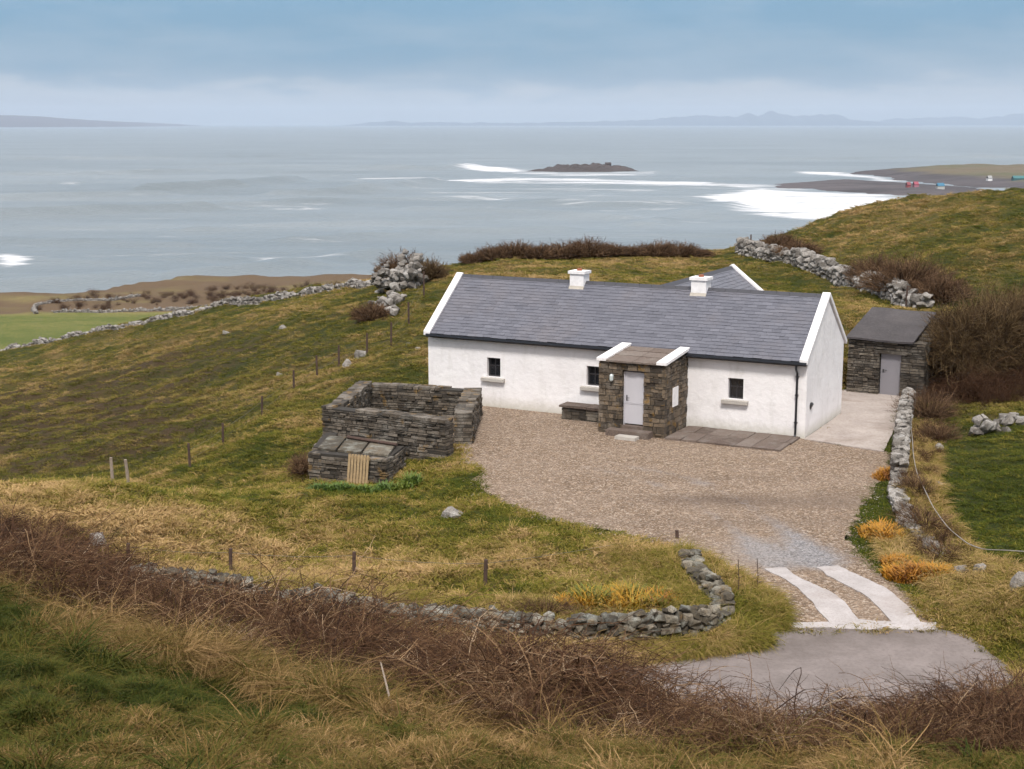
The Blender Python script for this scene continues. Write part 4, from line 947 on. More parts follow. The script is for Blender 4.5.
def zone(name, pts, n, sc, label, zt=(0, .2), up=1.0, gt=(0, 1)):
    """pts: polygon in world metres"""
    P = np.array(pts); x0, y0 = P.min(0); x1, y1 = P.max(0); X, Y = [], []
    while len(X) < n:
        x = rng.uniform(x0, x1, n * 3); y = rng.uniform(y0, y1, n * 3); k = sdpoly(P, x, y) < 0; X += list(x[k]); Y += list(y[k])
    x = np.array(X[:n]); y = np.array(Y[:n]); z = terr(x, y) + rng.uniform(*zt, n); e = np.clip(-sdpoly(P, x, y) / .8, .45, 1)
    s = sc * rng.uniform(.65, 1.25, n) * e * (.7 + .6 * vn(x * .6, y * .6, 8)) * (1 - .15 * sstep(1, 3, x))
    rot = np.c_[rng.normal(0, .2, n), rng.normal(0, .2, n), rng.uniform(0, 6.28, n)]
    return scatter(name, 'bramble', np.c_[x, y, z], rot, np.c_[s, s, s * up], rng.integers(0, 5, n), rng.uniform(*gt, n), label)
zone('bramble_thicket', HEDGE, 1650, .85, None, up=.66)
zone('bramble_bank', BANK, 520, .8, None, zt=(-.1, .08), up=.6, gt=(0, .8))
zone('coastal_scrub', gp([(20, 307), (60, 297), (150, 292), (240, 288), (345, 284), (345, 292), (200, 304), (80, 309)], -44.5), 130, 1.6, None, zt=(-.3, .3), gt=(0, .3))
zone('tree_shade_scrub', gp([(925, 402), (925, 375), (1060, 372), (1060, 408), (990, 412)], .1), 130, .9, None, gt=(0, .15))  # scrub tinted dark to paint in the shade beneath the hawthorns
zone('wall_scrub', gp([(905, 455), (925, 420), (945, 430), (945, 470), (925, 500), (960, 545), (985, 575), (960, 585), (915, 550), (900, 500)], .1), 90, .55, None, gt=(0, .5))
zone('bramble_scrub', gp([(-60, 545), (0, 536), (60, 530), (120, 538), (150, 555), (160, 575), (100, 585), (-60, 590)], .7), 90, .55, None, gt=(0, .4))

def shrub(name, label, cx, cy, rx, ry, h, n, mat, seed, cat='bush', r0=.014, group=None, trunk=False, z=None, flat=1.0):
    """a bare twiggy bush: stems fan out from the stool and split, ending on an uneven dome"""
    g_ = np.random.default_rng(seed); z0 = hz(cx, cy) if z is None else z
    o = thing(name, label, cat, (cx, cy, z0), 0, group); mb = MB(); K = 7; t = np.linspace(0, 1, K)
    a = g_.uniform(0, 2 * np.pi, n); q = g_.random(n) ** .5; e = np.arccos(g_.uniform(.05, 1, n))
    lump = .72 + .5 * vn(np.cos(a) * 1.7 + 9, np.sin(a) * 1.7 + e * 1.6, seed % 50)
    tip = np.c_[np.cos(a) * np.sin(e) * rx, np.sin(a) * np.sin(e) * ry, np.cos(e) ** .75 * h * flat + .05 * h] * lump[:, None] * g_.uniform(.7, 1.06, n)[:, None]
    hb = .42 * h if trunk else 0
    base = np.c_[tip[:, 0] * .55 * g_.random(n), tip[:, 1] * .55 * g_.random(n), hb + tip[:, 2] * .25 * g_.random(n)]
    mid = (base + tip) / 2 + np.c_[np.zeros((n, 2)), np.full(n, .08 * h)] + g_.normal(0, .07 * h, (n, 3))
    P = (1 - t)[None, :, None] ** 2 * base[:, None] + 2 * (t * (1 - t))[None, :, None] * mid[:, None] + t[None, :, None] ** 2 * tip[:, None]
    P += np.cumsum(g_.normal(0, .012 * h, P.shape), axis=1)
    rd = r0 * (1.1 - .8 * t)[None] * g_.uniform(.6, 1.3, n)[:, None]; tn = g_.random(n); V, Fc = tubes(P, rd, 3); mb.add(V, Fc, np.repeat(tn, K * 3))
    m_ = n * 3; i = g_.integers(0, n, m_); k = g_.integers(3, K, m_); p = P[i, k]; d = (tip[i] * (1 / rx, 1 / ry, 1 / h)); d /= np.linalg.norm(d, axis=1)[:, None] + 1e-6
    d = d * .6 + g_.normal(0, .55, (m_, 3)) + (0, 0, .3); d /= np.linalg.norm(d, axis=1)[:, None]; l_ = g_.uniform(.06, .24, m_) * h; tt = np.linspace(0, 1, 3)
    Q = p[:, None] + d[:, None] * (l_[:, None] * tt)[:, :, None]; Q += g_.normal(0, .01 * h, Q.shape)
    V, Fc = tubes(Q, r0 * .6 * (1 - .5 * tt)[None] * np.ones((m_, 1)), 3); mb.add(V, Fc, np.repeat(np.clip(tn[i] + g_.normal(0, .15, m_), 0, 1), 9))
    mb.build('crown' if trunk else 'twigs', mat, o)
    tr = MB()
    for j in range(3 if trunk else 5):
        an = g_.uniform(0, 6.28); rr = (.35 if trunk else .3) * rx; tx, ty = math.cos(an) * rr, math.sin(an) * rr
        tr.tube([(tx * .3, ty * .3, -.2), (tx * .45 + .05, ty * .45, h * .18), (tx * .8 - .08, ty * .8, h * .38), (tx * 1.3, ty * 1.3, h * .62), (tx * 1.6 + .1, ty * 1.7, h * .8)], [r0 * 4, r0 * 3.4, r0 * 2.8, r0 * 2, r0 * .8] if trunk else [r0 * 1.6, r0 * 1.4, r0 * 1.2, r0, r0 * .5], 6)
    tr.build('trunk' if trunk else 'stems', mat, o); return o
# brush on the crest behind the cottage
CB = [(473, 262, 84, .9, .9, 'leftmost low russet bush on the crest behind the cottage'), (492, 262, 84, 1.3, 1.15, 'low bush second from the left on the crest'), (515, 261, 84.5, 1.9, 1.5, 'rounded russet bush on the crest above the left chimney'),
      (540, 261, 84.5, 1.6, 1.25, 'brown bush on the crest right of the rounded russet one'), (566, 260, 85, 1.9, 1.55, 'brown bush on the crest directly above the left chimney'), (590, 260, 85, 2.0, 1.7, 'tallest brown bush on the crest between the chimneys'),
      (612, 259, 85.5, 1.3, 1.0, 'small low bush in the dip of the crest brush'), (632, 258, 86, 1.2, .9, 'lowest bush on the crest beside a few stones'), (655, 257, 86, 1.7, 1.3, 'bushy brown shrub on the crest left of the right chimney line'), (680, 257, 86.5, 1.9, 1.3, 'last wide brown bush at the right end of the crest brush'), (698, 256, 87, 1.1, .7, 'low fringe of twigs at the far right of the crest brush')]
for i, (px, py, Y, rx, h, lb) in enumerate(CB):
    x, y, _ = D(px, py, Y); shrub('crest_bush', lb, x, y, rx, 1.2, h * .64, 800, M['twig'], 300 + i, r0=.016, group='brown bushes along the crest')
for i, (px, py, Y, rx, ry, h, lb, mt) in enumerate([
    (905, 293, 66.5, 2.6, 2.2, 2.1, 'large dark purple brown bush behind the pale wall on the right slope', 'twig'), (875, 276, 71, 1.9, 1.8, 1.8, 'dark bramble bush uphill of the largest one beside the pale wall', 'twig'), (938, 300, 64.5, 1.8, 1.8, 1.5, 'brown bush just above the bare tree by the shed', 'twig'),
    (800, 252, 81, 1.6, 1.3, 1.2, 'small russet bush behind the upper end of the pale wall', 'twig'), (778, 245, 85, 1.4, 1.2, 1.3, 'low brown bush on the skyline at the wall top', 'twig'),
    (402, 262, 82, 1.6, 1.3, 1.9, 'russet brush growing on top of the rock outcrop', 'twig'), (430, 283, 78, 1.4, 1.2, 1.4, 'pale tan brush beside the rock outcrop', 'olivetwig'),
    (372, 330, 70, 1.3, .9, 1.1, 'thin purple grey scrub below the rock outcrop', 'twig'), (930, 418, None, 1.3, 1.4, 1.25, 'reddish brown bush behind the top of the yard wall', 'twig'), (938, 445, None, 1.0, 1.2, .9, 'low tangle of twigs right of the yard wall', 'twig'),
    (925, 530, None, .9, 1.6, .7, 'dead brown scrub between the yard wall and the pipe', 'twig'), (945, 560, None, .9, 1.0, .6, 'dead brown scrub at the bottom of the yard wall', 'twig'), (915, 500, None, .6, 1.0, .6, 'thin brown scrub at the lower end of the yard wall', 'twig'),
    (545, 612, None, 1.0, .5, .55, 'dark purple twigs behind the lower wall left of the orange clump', 'twig'), (303, 455, None, .7, 1.3, .75, 'brown twiggy growth against the left side of the stone pen', 'twig')]):
    x, y, _ = D(px, py, Y) if Y else G(px, py, 0); shrub('bare_bush', lb, x, y, rx, ry, h * .8, 900 if Y else 420, M[mt], 330 + i, r0=.015 if Y else .007)
for i, (px, py, rx, ry, h, lb) in enumerate([(962, 398, 1.6, 1.8, 2.75, 'bare olive brown hawthorn tree standing right beside the stone shed'), (992, 396, 2.2, 1.9, 2.95, 'wide bare hawthorn tree right of the one by the shed'), (1035, 395, 2.2, 2.0, 2.95, 'bare hawthorn tree cut off by the right edge of the photo')]):
    x, y, _ = G(px, py, 0); shrub('hawthorn_tree', lb, x, y + .6, rx, ry, h, 2300, M['olivetwig'], 360 + i, 'tree', .012, 'hawthorn trees beside the shed', trunk=True)
# orange and green flag-leaved clumps
OG = [(0, (.04, .085, .008)), (.35, (.13, .145, .012)), (.6, (.42, .22, .010)), (.85, (.42, .18, .008)), (1, (.15, .05, .015))]
mo = NT('turning_leaves'); M['orange'] = mo.out(mo.ramp(mo.attr('tint'), OG), .6)
mg = NT('green_leaves'); M['leaf'] = mg.out(mg.ramp(mg.attr('tint'), [(0, (.03, .07, .008)), (.6, (.09, .15, .015)), (1, (.22, .23, .02))]), .55)
def clump(label, px, py, rx, ry, h, n, mat, seed, tf=(0, 1), name='plant_clump', z=0):
    g_ = np.random.default_rng(seed); X, Y, _ = G(px, py, z); a = g_.uniform(0, 2 * np.pi, n); q = np.sqrt(g_.random(n)); bx = np.cos(a) * q * rx; by = np.sin(a) * q * ry
    bz = terr(X + bx, Y + by) - hz(X, Y); b = g_.uniform(0, 2 * np.pi, n); K = 4; t = np.linspace(0, 1, K); hh = h * g_.uniform(.5, 1.1, n) * (1 - .5 * q ** 2) * (.7 + .6 * vn(bx * 3 + 9, by * 3, seed)); P = np.zeros((n, K, 3))
    P[:, :, 0] = bx[:, None] + np.cos(b)[:, None] * hh[:, None] * .6 * t ** 1.7; P[:, :, 1] = by[:, None] + np.sin(b)[:, None] * hh[:, None] * .6 * t ** 1.7; P[:, :, 2] = bz[:, None] + hh[:, None] * (t - .25 * t ** 3)
    sd = np.c_[-np.sin(b), np.cos(b), g_.normal(0, .3, n)]; V, Fc = strips(P, .014 * (1 - .8 * t ** 2)[None] * np.ones((n, 1)), sd)
    c = np.clip(tf[0] + (tf[1] - tf[0]) * (vn(bx * 2.2, by * 2.2, seed + 5) * .7 + .3 * g_.random(n)), 0, 1)
    mb = MB(); mb.add(V, Fc, np.repeat(c, K * 2)); o = mb.build(name, mat); o.location = (X, Y, hz(X, Y)); tag(o, label, 'plant'); return o
clump('orange and lime green leafy clump behind the lower stone wall', 618, 603, 1.25, .75, .62, 2600, M['orange'], 1, (.0, .95))
clump('russet fringe of leaves at the right of the orange clump by the wall', 655, 603, .7, .6, .5, 700, M['orange'], 2, (.6, 1.2))
clump('orange leafy clump beside the lower end of the yard wall', 884, 537, .6, .7, .5, 900, M['orange'], 3, (.45, 1.05))
clump('bright orange leafy mound nearest the concrete wheel strips', 921, 578, .85, .55, .44, 2300, M['orange'], 4, (.55, 1.05))
clump('smaller orange tuft uphill of the bright orange mound', 903, 566, .5, .4, .42, 700, M['orange'], 5, (.5, 1.0))
clump('reddish tuft of leaves at the top of the gravel edge by the wall', 886, 478, .4, .5, .4, 400, M['orange'], 6, (.6, 1.1))
clump('dark green leafy plants along the hutch left of the pallet', 330, 491, .75, .3, .38, 900, M['leaf'], 7, (.1, .8), z=-.4)
clump('yellow green leafy plants along the hutch right of the pallet', 385, 492, .85, .3, .36, 900, M['leaf'], 8, (.2, 1.0), z=-.35)
clump('taller yellow green plant at the corner of the stone hutch', 411, 484, .3, .25, .5, 300, M['leaf'], 9, (.5, 1.0), z=-.2)
clump('small dark green tussock on the lawn above the orange clump', 645, 565, .35, .25, .3, 250, M['leaf'], 10, (.0, .6), z=0)
# dead stick in the foreground
x, y, z = D(390, 735, 13.6); st = MB(); st.tube([(x - .12, y + .4, z + .62), (x - .02, y + .15, z + .38), (x + .1, y - .1, z + .05), (x + .12, y - .14, z - .1)], [.008, .012, .014, .014], 6); tag(st.build('dead_stick', M['palepost']), 'bare pale stick poking up from the foreground grass', 'stick')
for i, (px, py, Y, L_, lb) in enumerate([(45, 572, 21, .8, 'pale leaning dead stalk in the brambles at the left edge'), (118, 592, 19.5, .9, 'curved bleached stem arching over the left brambles'), (210, 600, 19, .9, 'long pale stem rising diagonally from the brambles')]):
    x, y, _ = D(px, py, Y); z = hz(x, y) + .5; st = MB(); st.tube([(x, y, z), (x + .2 * (i - .5), y, z + L_ * .5), (x + .7 * (i - .7), y + .1, z + L_ * .8)], [.011, .009, .005], 5); tag(st.build('dead_stalk', M['palepost']), lb, 'dead stalk')
for i, (px, py, h_, lb) in enumerate([(738, 598, .85, 'left one of two thin dead stalks beside the drive'), (757, 594, .8, 'right one of two thin dead stalks beside the drive')]):
    x, y, _ = G(px, py, 0); z = hz(x, y); st = MB(); st.tube([(x, y, z - .05), (x + .01, y, z + h_ * .5), (x - .02, y, z + h_)], .008, 5)
    for q in range(9): zz = z + h_ * (.3 + .07 * q); an = q * 2.1; st.tube([(x, y, zz), (x + .09 * math.cos(an), y + .09 * math.sin(an), zz + .05)], .005, 4)
    tag(st.build('dead_stalk', M['post']), lb, 'dead stalk')

# ------------------------------------------------------------------ sea, islands
def seapoly(pts): return np.array([G(x, y, SEA)[:2] for x, y in pts])
uu = np.linspace(-.62, .62, 560); yy = 60 / np.linspace(60 / 300., 60 / 60000., 620); yy = np.r_[200, yy]
SX = (yy[:, None]) * uu[None]; SY = np.broadcast_to(yy[:, None], SX.shape).copy()
PYX = 123.0 + F * 60 / SY; PXX = 512 + F * SX / SY       # only used to place the surf where the photo shows it on the water
fo = np.zeros(SX.shape)
def surf(pts, soft=.5, amp=1.0):
    global fo
    P = seapoly(pts); fo = np.maximum(fo, amp * sstep(soft * 75, -soft * 60, sdpoly(P, SX, SY) + 30 * soft * (fbm(SX * .012, SY * .02, 4, 44) - .5) * 2))
surf([(702, 197), (730, 192), (760, 189), (800, 191.5), (860, 193), (905, 196), (905, 206), (880, 217), (850, 221), (800, 219.5), (765, 216), (738, 211), (728, 206), (745, 203), (720, 201)], .5, 1.15)
surf([(430, 181), (470, 178.5), (540, 178), (620, 179.5), (700, 182), (760, 184.5), (800, 190), (740, 189.5), (690, 186), (600, 184.5), (520, 184), (470, 183.5)], .5, .78)
surf([(450, 165.5), (475, 166), (525, 170.5), (520, 174), (490, 171.5), (465, 169)], .4, .95)
surf([(500, 172), (640, 173), (650, 170), (665, 172), (640, 176), (540, 176)], .5, .7)
surf([(795, 172), (840, 172.5), (870, 176), (905, 180), (900, 182.5), (860, 178), (820, 175)], .35, 1.0)
surf([(-5, 252), (15, 253), (33, 260), (30, 266), (10, 268), (-5, 268)], .12, 1.0)
surf([(640, 224), (720, 214), (730, 225), (700, 238), (660, 236)], 1.2, .3)
for a, b, c, w_ in ((205, 250, 156, .6), (73, 122, 231, .5), (140, 185, 235, .3), (360, 440, 178, .8), (270, 340, 176, .5), (300, 330, 257, .4), (700, 760, 175, .6), (270, 310, 257, .3)):
    surf([(a, c - w_), (b, c - w_ * .4), (b, c + w_), (a, c + w_)], .25, .6)
surf([(430, 178), (560, 176), (700, 180), (740, 186), (720, 230), (560, 215), (400, 195)], 1.5, .33)
surf([(330, 176), (440, 174), (470, 190), (380, 196)], 1.2, .28)
surf([(-20, 150), (400, 145), (420, 250), (-20, 290)], 1.5, .17)
fo = fo * (.55 + .8 * fbm(SX * .003, SY * .03, 4, 12))
# swell lines: long low ridges with real height
sw = np.zeros(SX.shape)
for (pts, hgt) in [([(-40, 217), (60, 214), (140, 211), (200, 208)], 1.6), ([(150, 191), (230, 187), (290, 180)], 2.0), ([(-40, 199), (60, 197), (160, 195)], 1.2), ([(180, 276), (260, 270), (330, 260), (370, 254)], .9),
                   ([(280, 195), (360, 190), (430, 183)], 1.6), ([(-40, 285), (60, 280), (130, 276)], .8), ([(200, 228), (330, 224), (440, 222)], .7), ([(0, 240), (90, 242), (180, 246)], .6), ([(360, 168), (430, 170), (470, 167)], 1.5), ([(520, 200), (600, 205), (680, 203)], .8), ([(640, 225), (735, 205)], .8), ([(300, 240), (420, 234), (560, 231)], .6), ([(420, 210), (520, 213), (620, 217)], .7), ([(-40, 176), (80, 174), (200, 171)], 1.3), ([(-40, 262), (100, 262), (220, 258)], .6), ([(230, 205), (360, 201), (470, 199)], .9), ([(-40, 160), (150, 158), (300, 156)], 1.4), ([(760, 160), (900, 158), (1050, 156)], 1.3)]:
    L = [G(x, y, SEA)[:2] for x, y in pts]; d = sdline(L, SX, SY); sw = np.maximum(sw, 3.4 * hgt * np.exp(-(d / (9 + .006 * SY)) ** 2))
sw += 2.6 * (fbm(SX * .004, SY * .022, 3, 201) - .5) * sstep(6000, 2000, SY) * 2
def m_sea():
    m = NT('sea_water'); c = m.co()
    n1 = m.noise(.05, 5, .6, m.co((.45, 1, 1))); n2 = m.noise(.35, 4, .6, m.co((.6, 1, 1))); n3 = m.noise(.008, 5, .65, m.co((.3, 1, 1)))
    fo_ = m.attr('foam'); br_ = m.noise(.030, 9, .78, m.co((.28, 1, 1)), .8)
    f = m.math('ADD', fo_, m.math('MULTIPLY', m.math('SUBTRACT', br_, .5), 3.2)); f = m.ramp(f, [(.42, (0, 0, 0)), (1.0, (1, 1, 1))])
    f = m.math('MULTIPLY', f, m.ramp(fo_, [(.04, (0, 0, 0)), (.2, (1, 1, 1))]))
    col = m.mix(m.ramp(n3, [(.35, (0, 0, 0)), (.65, (1, 1, 1))]), (.135, .165, .185), (.20, .232, .255))
    col = m.mix(f, col, (.70, .71, .74)); m.l(m.ramp(f, [(0, (.30, .30, .30)), (1, (.9, .9, .9))]), m.b.inputs['Roughness'])
    m.b.inputs['IOR'].default_value = 1.33
    m.bump(m.math('ADD', m.math('MULTIPLY', n1, 1.0), m.math('MULTIPLY', n2, .22)), 4.0, .8)
    return m.out(col)
sea = grid_mesh('sea', SX, SY, SEA + sw, m_sea(), {'foam': fo}); tag(sea, kind='structure')

def landmass(name, poly, hmax, mat, label, cat, slope=.12, res=170, seed=5, rough=.35, hf=None, step=None, bare=None):
    x0, y0 = poly.min(0); x1, y1 = poly.max(0); mx, my = (x1 - x0) * .02, (y1 - y0) * .02
    X, Y = np.meshgrid(np.linspace(x0 - mx, x1 + mx, res * 2), np.linspace(y0 - my, y1 + my, res)); S = (x1 - x0)
    d = -sdpoly(poly, X, Y) + (fbm(X / S * 22, Y / S * 22, 4, seed) - .5) * S * .03
    z = hmax * np.tanh(np.maximum(d, -30) * slope / hmax) * (1 - rough + 2 * rough * fbm(X / S * 11, Y / S * 11, 4, seed + 3))
    if hf is not None: z = z * hf(X, Y)
    o = grid_mesh(name, X, Y, SEA - .5 + z, mat); return tag(o, label, cat, kind=None)
def m_shore():
    m = NT('shore_rock'); c = m.co(); g_ = m.n('ShaderNodeNewGeometry'); sx = m.n('ShaderNodeSeparateXYZ'); m.l(g_.outputs['Position'], sx.inputs[0])
    n = m.noise(.02, 6, .7, m.co((.3, 1, 1))); n2 = m.noise(.006, 4, .6, c)
    rk = m.ramp(n, [(.35, (.028, .023, .026)), (.6, (.085, .070, .074))]); gr = m.mix(m.ramp(n2, [(.42, (0, 0, 0)), (.58, (1, 1, 1))]), (.12, .092, .052), (.085, .085, .036))
    hgt = m.math('ADD', sx.outputs['Z'], m.math('MULTIPLY', n, 5)); f = m.n('ShaderNodeMapRange'); f.inputs['From Min'].default_value = -43.5; f.inputs['From Max'].default_value = -41.5; m.l(hgt, f.inputs['Value'])
    return m.out(m.mix(f.outputs[0], rk, gr), .9)
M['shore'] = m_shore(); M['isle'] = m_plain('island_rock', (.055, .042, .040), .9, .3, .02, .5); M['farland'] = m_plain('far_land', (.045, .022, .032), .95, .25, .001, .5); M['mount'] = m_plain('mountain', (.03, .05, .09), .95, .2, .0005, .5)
tag(landmass('headland', seapoly([(842, 172.5), (880, 170), (930, 168.5), (1100, 167.5), (1300, 168), (1300, 196), (1100, 197), (1024, 192), (1000, 189), (960, 186), (925, 182.5), (900, 179.5), (875, 177), (855, 175)]), 8, M['shore'], None, None, .12, 260, 5, .5), kind='structure')
tag(landmass('rock_spit', seapoly([(762, 184.5), (800, 182), (830, 179.5), (870, 180.5), (925, 184), (1000, 189), (1000, 200), (930, 197), (870, 193.5), (815, 190.5), (785, 187.5)]), 3.2, M['shore'], None, None, .09, 220, 8), kind='structure')
tag(landmass('rocky_islet', seapoly([(525, 171.2), (560, 169.6), (600, 169.2), (636, 170.2), (642, 171.6), (610, 172.8), (560, 172.9)]), 8, M['isle'], None, None, .3, 160, 12, .7), kind='structure')
hut_ = MB(); X0, Y0, _ = G(608, 170.6, SEA); hut_.box(X0 - 4, X0 + 4, Y0 - 3, Y0 + 3, SEA + 2, SEA + 8.5); hut_.prism([(Y0 - 3.2, SEA + 8.5), (Y0 + 3.2, SEA + 8.5), (Y0, SEA + 10.5)], 0, X0 - 4, X0 + 4)
tag(hut_.build('stone_ruin', M['isle']), 'tiny square ruin on top of the rocky islet', 'ruin')
tag(landmass('distant_island', seapoly([(-300, 126.2), (0, 126.0), (120, 125.8), (190, 125.7), (205, 125.9), (120, 126.9), (0, 127.3), (-300, 127.4)]), 165, M['farland'], None, None, .25, 150, 15, .12, hf=lambda X, Y: .3 + .8 * sstep(205, -10, 512 + F * X / Y)), kind='structure')
def ridge(name, prof, Y, depth, mat, seed):
    px = np.linspace(prof[0][0], prof[-1][0], 400); hpx = np.interp(px, [p[0] for p in prof], [p[1] for p in prof]); u = (px - 512) / F
    v = np.linspace(0, 1, 24)
    X = u[None] * Y * np.ones((24, 1)); YY = Y + (v[:, None] - .5) * depth + 0 * X; env = np.sin(np.pi * np.clip(v, 0, 1))[:, None] ** .6
    hm = (hpx / F * Y)[None] * (.6 + .8 * fbm(px / 12, px * 0, 5, seed))[None] * env; hm = hm * (.9 + .2 * fbm(X / 900, YY / 900, 3, seed))
    o = grid_mesh(name, X, YY, SEA - 5 + hm + 0 * X, mat); tag(o, kind='structure')
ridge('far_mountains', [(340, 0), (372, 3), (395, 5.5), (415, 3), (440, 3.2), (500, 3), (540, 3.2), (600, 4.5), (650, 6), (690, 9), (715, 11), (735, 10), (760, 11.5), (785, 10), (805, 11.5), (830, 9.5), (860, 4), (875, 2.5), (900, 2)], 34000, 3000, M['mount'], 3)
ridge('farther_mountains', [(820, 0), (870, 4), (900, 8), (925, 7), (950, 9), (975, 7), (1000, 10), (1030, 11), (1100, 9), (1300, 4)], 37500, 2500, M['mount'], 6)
# small houses by the harbour on the headland
def hamlet(label, px, py, w_, h_, col, roofc, seed):
    X, Y, _ = G(px, py, SEA); w_ *= .7; h_ *= .75; o = thing('harbour_house', label, 'house', (X, Y, SEA + 2), 0); mw = m_plain('harbour_paint', col, .7); mr = m_plain('harbour_roof', roofc, .7)
    a = MB(); a.box(-w_ / 2, w_ / 2, -3, 3, -2, h_); a.prism([(-3, h_), (3, h_), (0, h_ + 2.2)], 0, -w_ / 2 + .05, w_ / 2 - .05); a.build('wall', mw, o)
    b = MB(); b.prism([(-3.4, h_ - .1), (0, h_ + 2.35), (3.4, h_ - .1), (3.4, h_ + .15), (0, h_ + 2.6), (-3.4, h_ + .15)], 0, -w_ / 2, w_ / 2); b.build('roof', mr, o)
hamlet('tiny red building on the shore beyond the right hill', 908, 190, 5, 3.5, (.28, .06, .06), (.22, .05, .06), 1); hamlet('tiny pinkish red building with white door side by the shore', 915.5, 190, 6, 4, (.4, .16, .2), (.3, .06, .09), 2)
hamlet('tiny blue roofed building on the shore beyond the right hill', 940, 191.5, 9, 4, (.45, .45, .42), (.04, .16, .26), 3); hamlet('white cottage on the distant headland', 989, 184, 6, 5, (.8, .8, .8), (.3, .3, .3), 4)
hamlet('teal green shed on the distant headland at the right edge', 1018, 185, 17, 6, (.04, .13, .14), (.05, .16, .17), 5)

# ------------------------------------------------------------------ haze
hb = MB(); hb.box(-30000, 30000, -60, 41500, -60, 460, .5); hm = bpy.data.materials.new('haze_air'); hm.use_nodes = True
nt = hm.node_tree; nt.nodes.remove(nt.nodes['Principled BSDF']); pv = nt.nodes.new('ShaderNodeVolumePrincipled'); pv.inputs['Color'].default_value = (.74, .85, 1.0, 1); pv.inputs['Density'].default_value = 4.4e-5; pv.inputs['Anisotropy'].default_value = .2
nt.links.new(pv.outputs[0], nt.nodes['Material Output'].inputs['Volume'])
HAZE = hb.build('haze', hm); tag(HAZE, kind='stuff')

# ------------------------------------------------------------------ sky and sun
SUN_E, SUN_R = R(54), R(205)
wd = bpy.data.worlds.new('World'); SC.world = wd; wd.use_nodes = True; t = wd.node_tree; N = t.nodes; L = t.links.new
bg = N['Background']; sky = N.new('ShaderNodeTexSky'); sky.sky_type = 'NISHITA'; sky.sun_disc = False; sky.sun_elevation = SUN_E; sky.sun_rotation = SUN_R; sky.air_density = 1; sky.dust_density = 2
tc = N.new('ShaderNodeTexCoord'); sp = N.new('ShaderNodeSeparateXYZ'); L(tc.outputs['Generated'], sp.inputs[0])
mp = N.new('ShaderNodeMapping'); mp.inputs['Scale'].default_value = (5, 5, 22); L(tc.outputs['Generated'], mp.inputs[0])
n1 = N.new('ShaderNodeTexNoise'); n1.inputs['Scale'].default_value = 2.4; n1.inputs['Detail'].default_value = 7; n1.inputs['Roughness'].default_value = .55; n1.inputs['Distortion'].default_value = .3; L(mp.outputs[0], n1.inputs['Vector'])
def mth(op, a, b=0.0, c=0.0, cl=False):
    o = N.new('ShaderNodeMath'); o.operation = op; o.use_clamp = cl
    for i, v in enumerate((a, b, c)):
        if hasattr(v, 'links'): L(v, o.inputs[i])
        else: o.inputs[i].default_value = v
    return o.outputs[0]
wob = mth('MULTIPLY', mth('SUBTRACT', n1.outputs['Fac'], .5), .05)
el = mth('ADD', sp.outputs['Z'], wob)
rp = N.new('ShaderNodeValToRGB'); e = rp.color_ramp.elements; k = 7.0
ST = [(0.0, (.33, .37, .44)), (.008, (.37, .41, .47)), (.018, (.38, .42, .475)), (.028, (.17, .27, .37)), (.05, (.10, .23, .355)), (.085, (.12, .26, .40)), (.16, (.38, .46, .55)), (.4, (.80, .78, .78)), (1.0, (1.0, .96, .93))]
while len(e) < len(ST): e.new(.5)
for i, (p, c) in enumerate(ST): e[i].position = p; e[i].color = (*c, 1)
L(el, rp.inputs[0])
n2 = N.new('ShaderNodeTexNoise'); mp2 = N.new('ShaderNodeMapping'); mp2.inputs['Scale'].default_value = (4.5, 4.5, 22); mp2.inputs['Location'].default_value = (3, 1, 4); L(tc.outputs['Generated'], mp2.inputs[0]); L(mp2.outputs[0], n2.inputs['Vector']); n2.inputs['Scale'].default_value = 1.8; n2.inputs['Detail'].default_value = 6
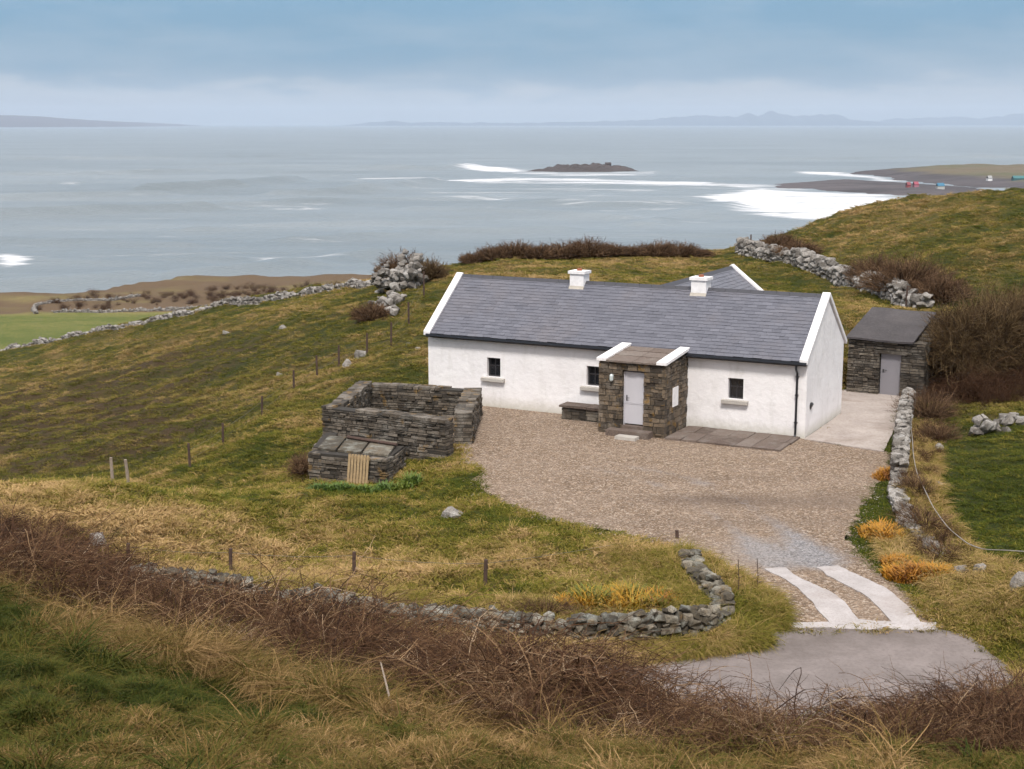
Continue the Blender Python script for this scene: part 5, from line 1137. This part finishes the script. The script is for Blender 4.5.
cr = N.new('ShaderNodeValToRGB'); cr.color_ramp.elements[0].position = .45; cr.color_ramp.elements[1].position = .75; L(n2.outputs['Fac'], cr.inputs[0])
mx = N.new('ShaderNodeMix'); mx.data_type = 'RGBA'; L(mth('MULTIPLY', cr.outputs[0], .6), mx.inputs[0]); L(rp.outputs[0], mx.inputs[6]); mx.inputs[7].default_value = (.28, .36, .45, 1)
sc_ = N.new('ShaderNodeVectorMath'); sc_.operation = 'SCALE'; L(mx.outputs[2], sc_.inputs[0]); sc_.inputs['Scale'].default_value = k * 1.35
m2 = N.new('ShaderNodeMix'); m2.data_type = 'RGBA'; m2.inputs[0].default_value = .9; L(sky.outputs[0], m2.inputs[6]); L(sc_.outputs[0], m2.inputs[7])
L(m2.outputs[2], bg.inputs['Color']); bg.inputs['Strength'].default_value = .100
sl_ = bpy.data.lights.new('sun', 'SUN'); sl_.energy = 2.3; sl_.angle = R(11); sl_.color = (1, .95, .88); so = bpy.data.objects.new('sun', sl_); COL.objects.link(so)
# the sun stands behind and to the left of the camera
saz = R(180 + 4); dvec = Vector((math.sin(saz) * math.cos(SUN_E), math.cos(saz) * math.cos(SUN_E), math.sin(SUN_E)))
so.rotation_euler = dvec.to_track_quat('Z', 'Y').to_euler(); sky.sun_rotation = saz
so.location = (0, -20, 40)

# ------------------------------------------------------------------ camera
cam = bpy.data.cameras.new('camera'); co = bpy.data.objects.new('camera', cam); COL.objects.link(co); SC.camera = co
cam.sensor_width = 36; cam.lens = F / 1024 * 36; cam.clip_start = .1; cam.clip_end = 90000
co.location = (0, 0, HC); co.rotation_euler = (math.pi / 2 - PIT, 0, 0)
cam.dof.use_dof = True; cam.dof.focus_distance = 46; cam.dof.aperture_fstop = 5.6
SC.view_settings.view_transform = 'Standard'; SC.view_settings.look = 'None'; SC.view_settings.exposure = .56; SC.view_settings.gamma = 1
SC.cycles.use_denoising = True; SC.cycles.max_bounces = 5; SC.cycles.adaptive_threshold = .03; SC.cycles.volume_bounces = 1; SC.cycles.use_adaptive_sampling = True
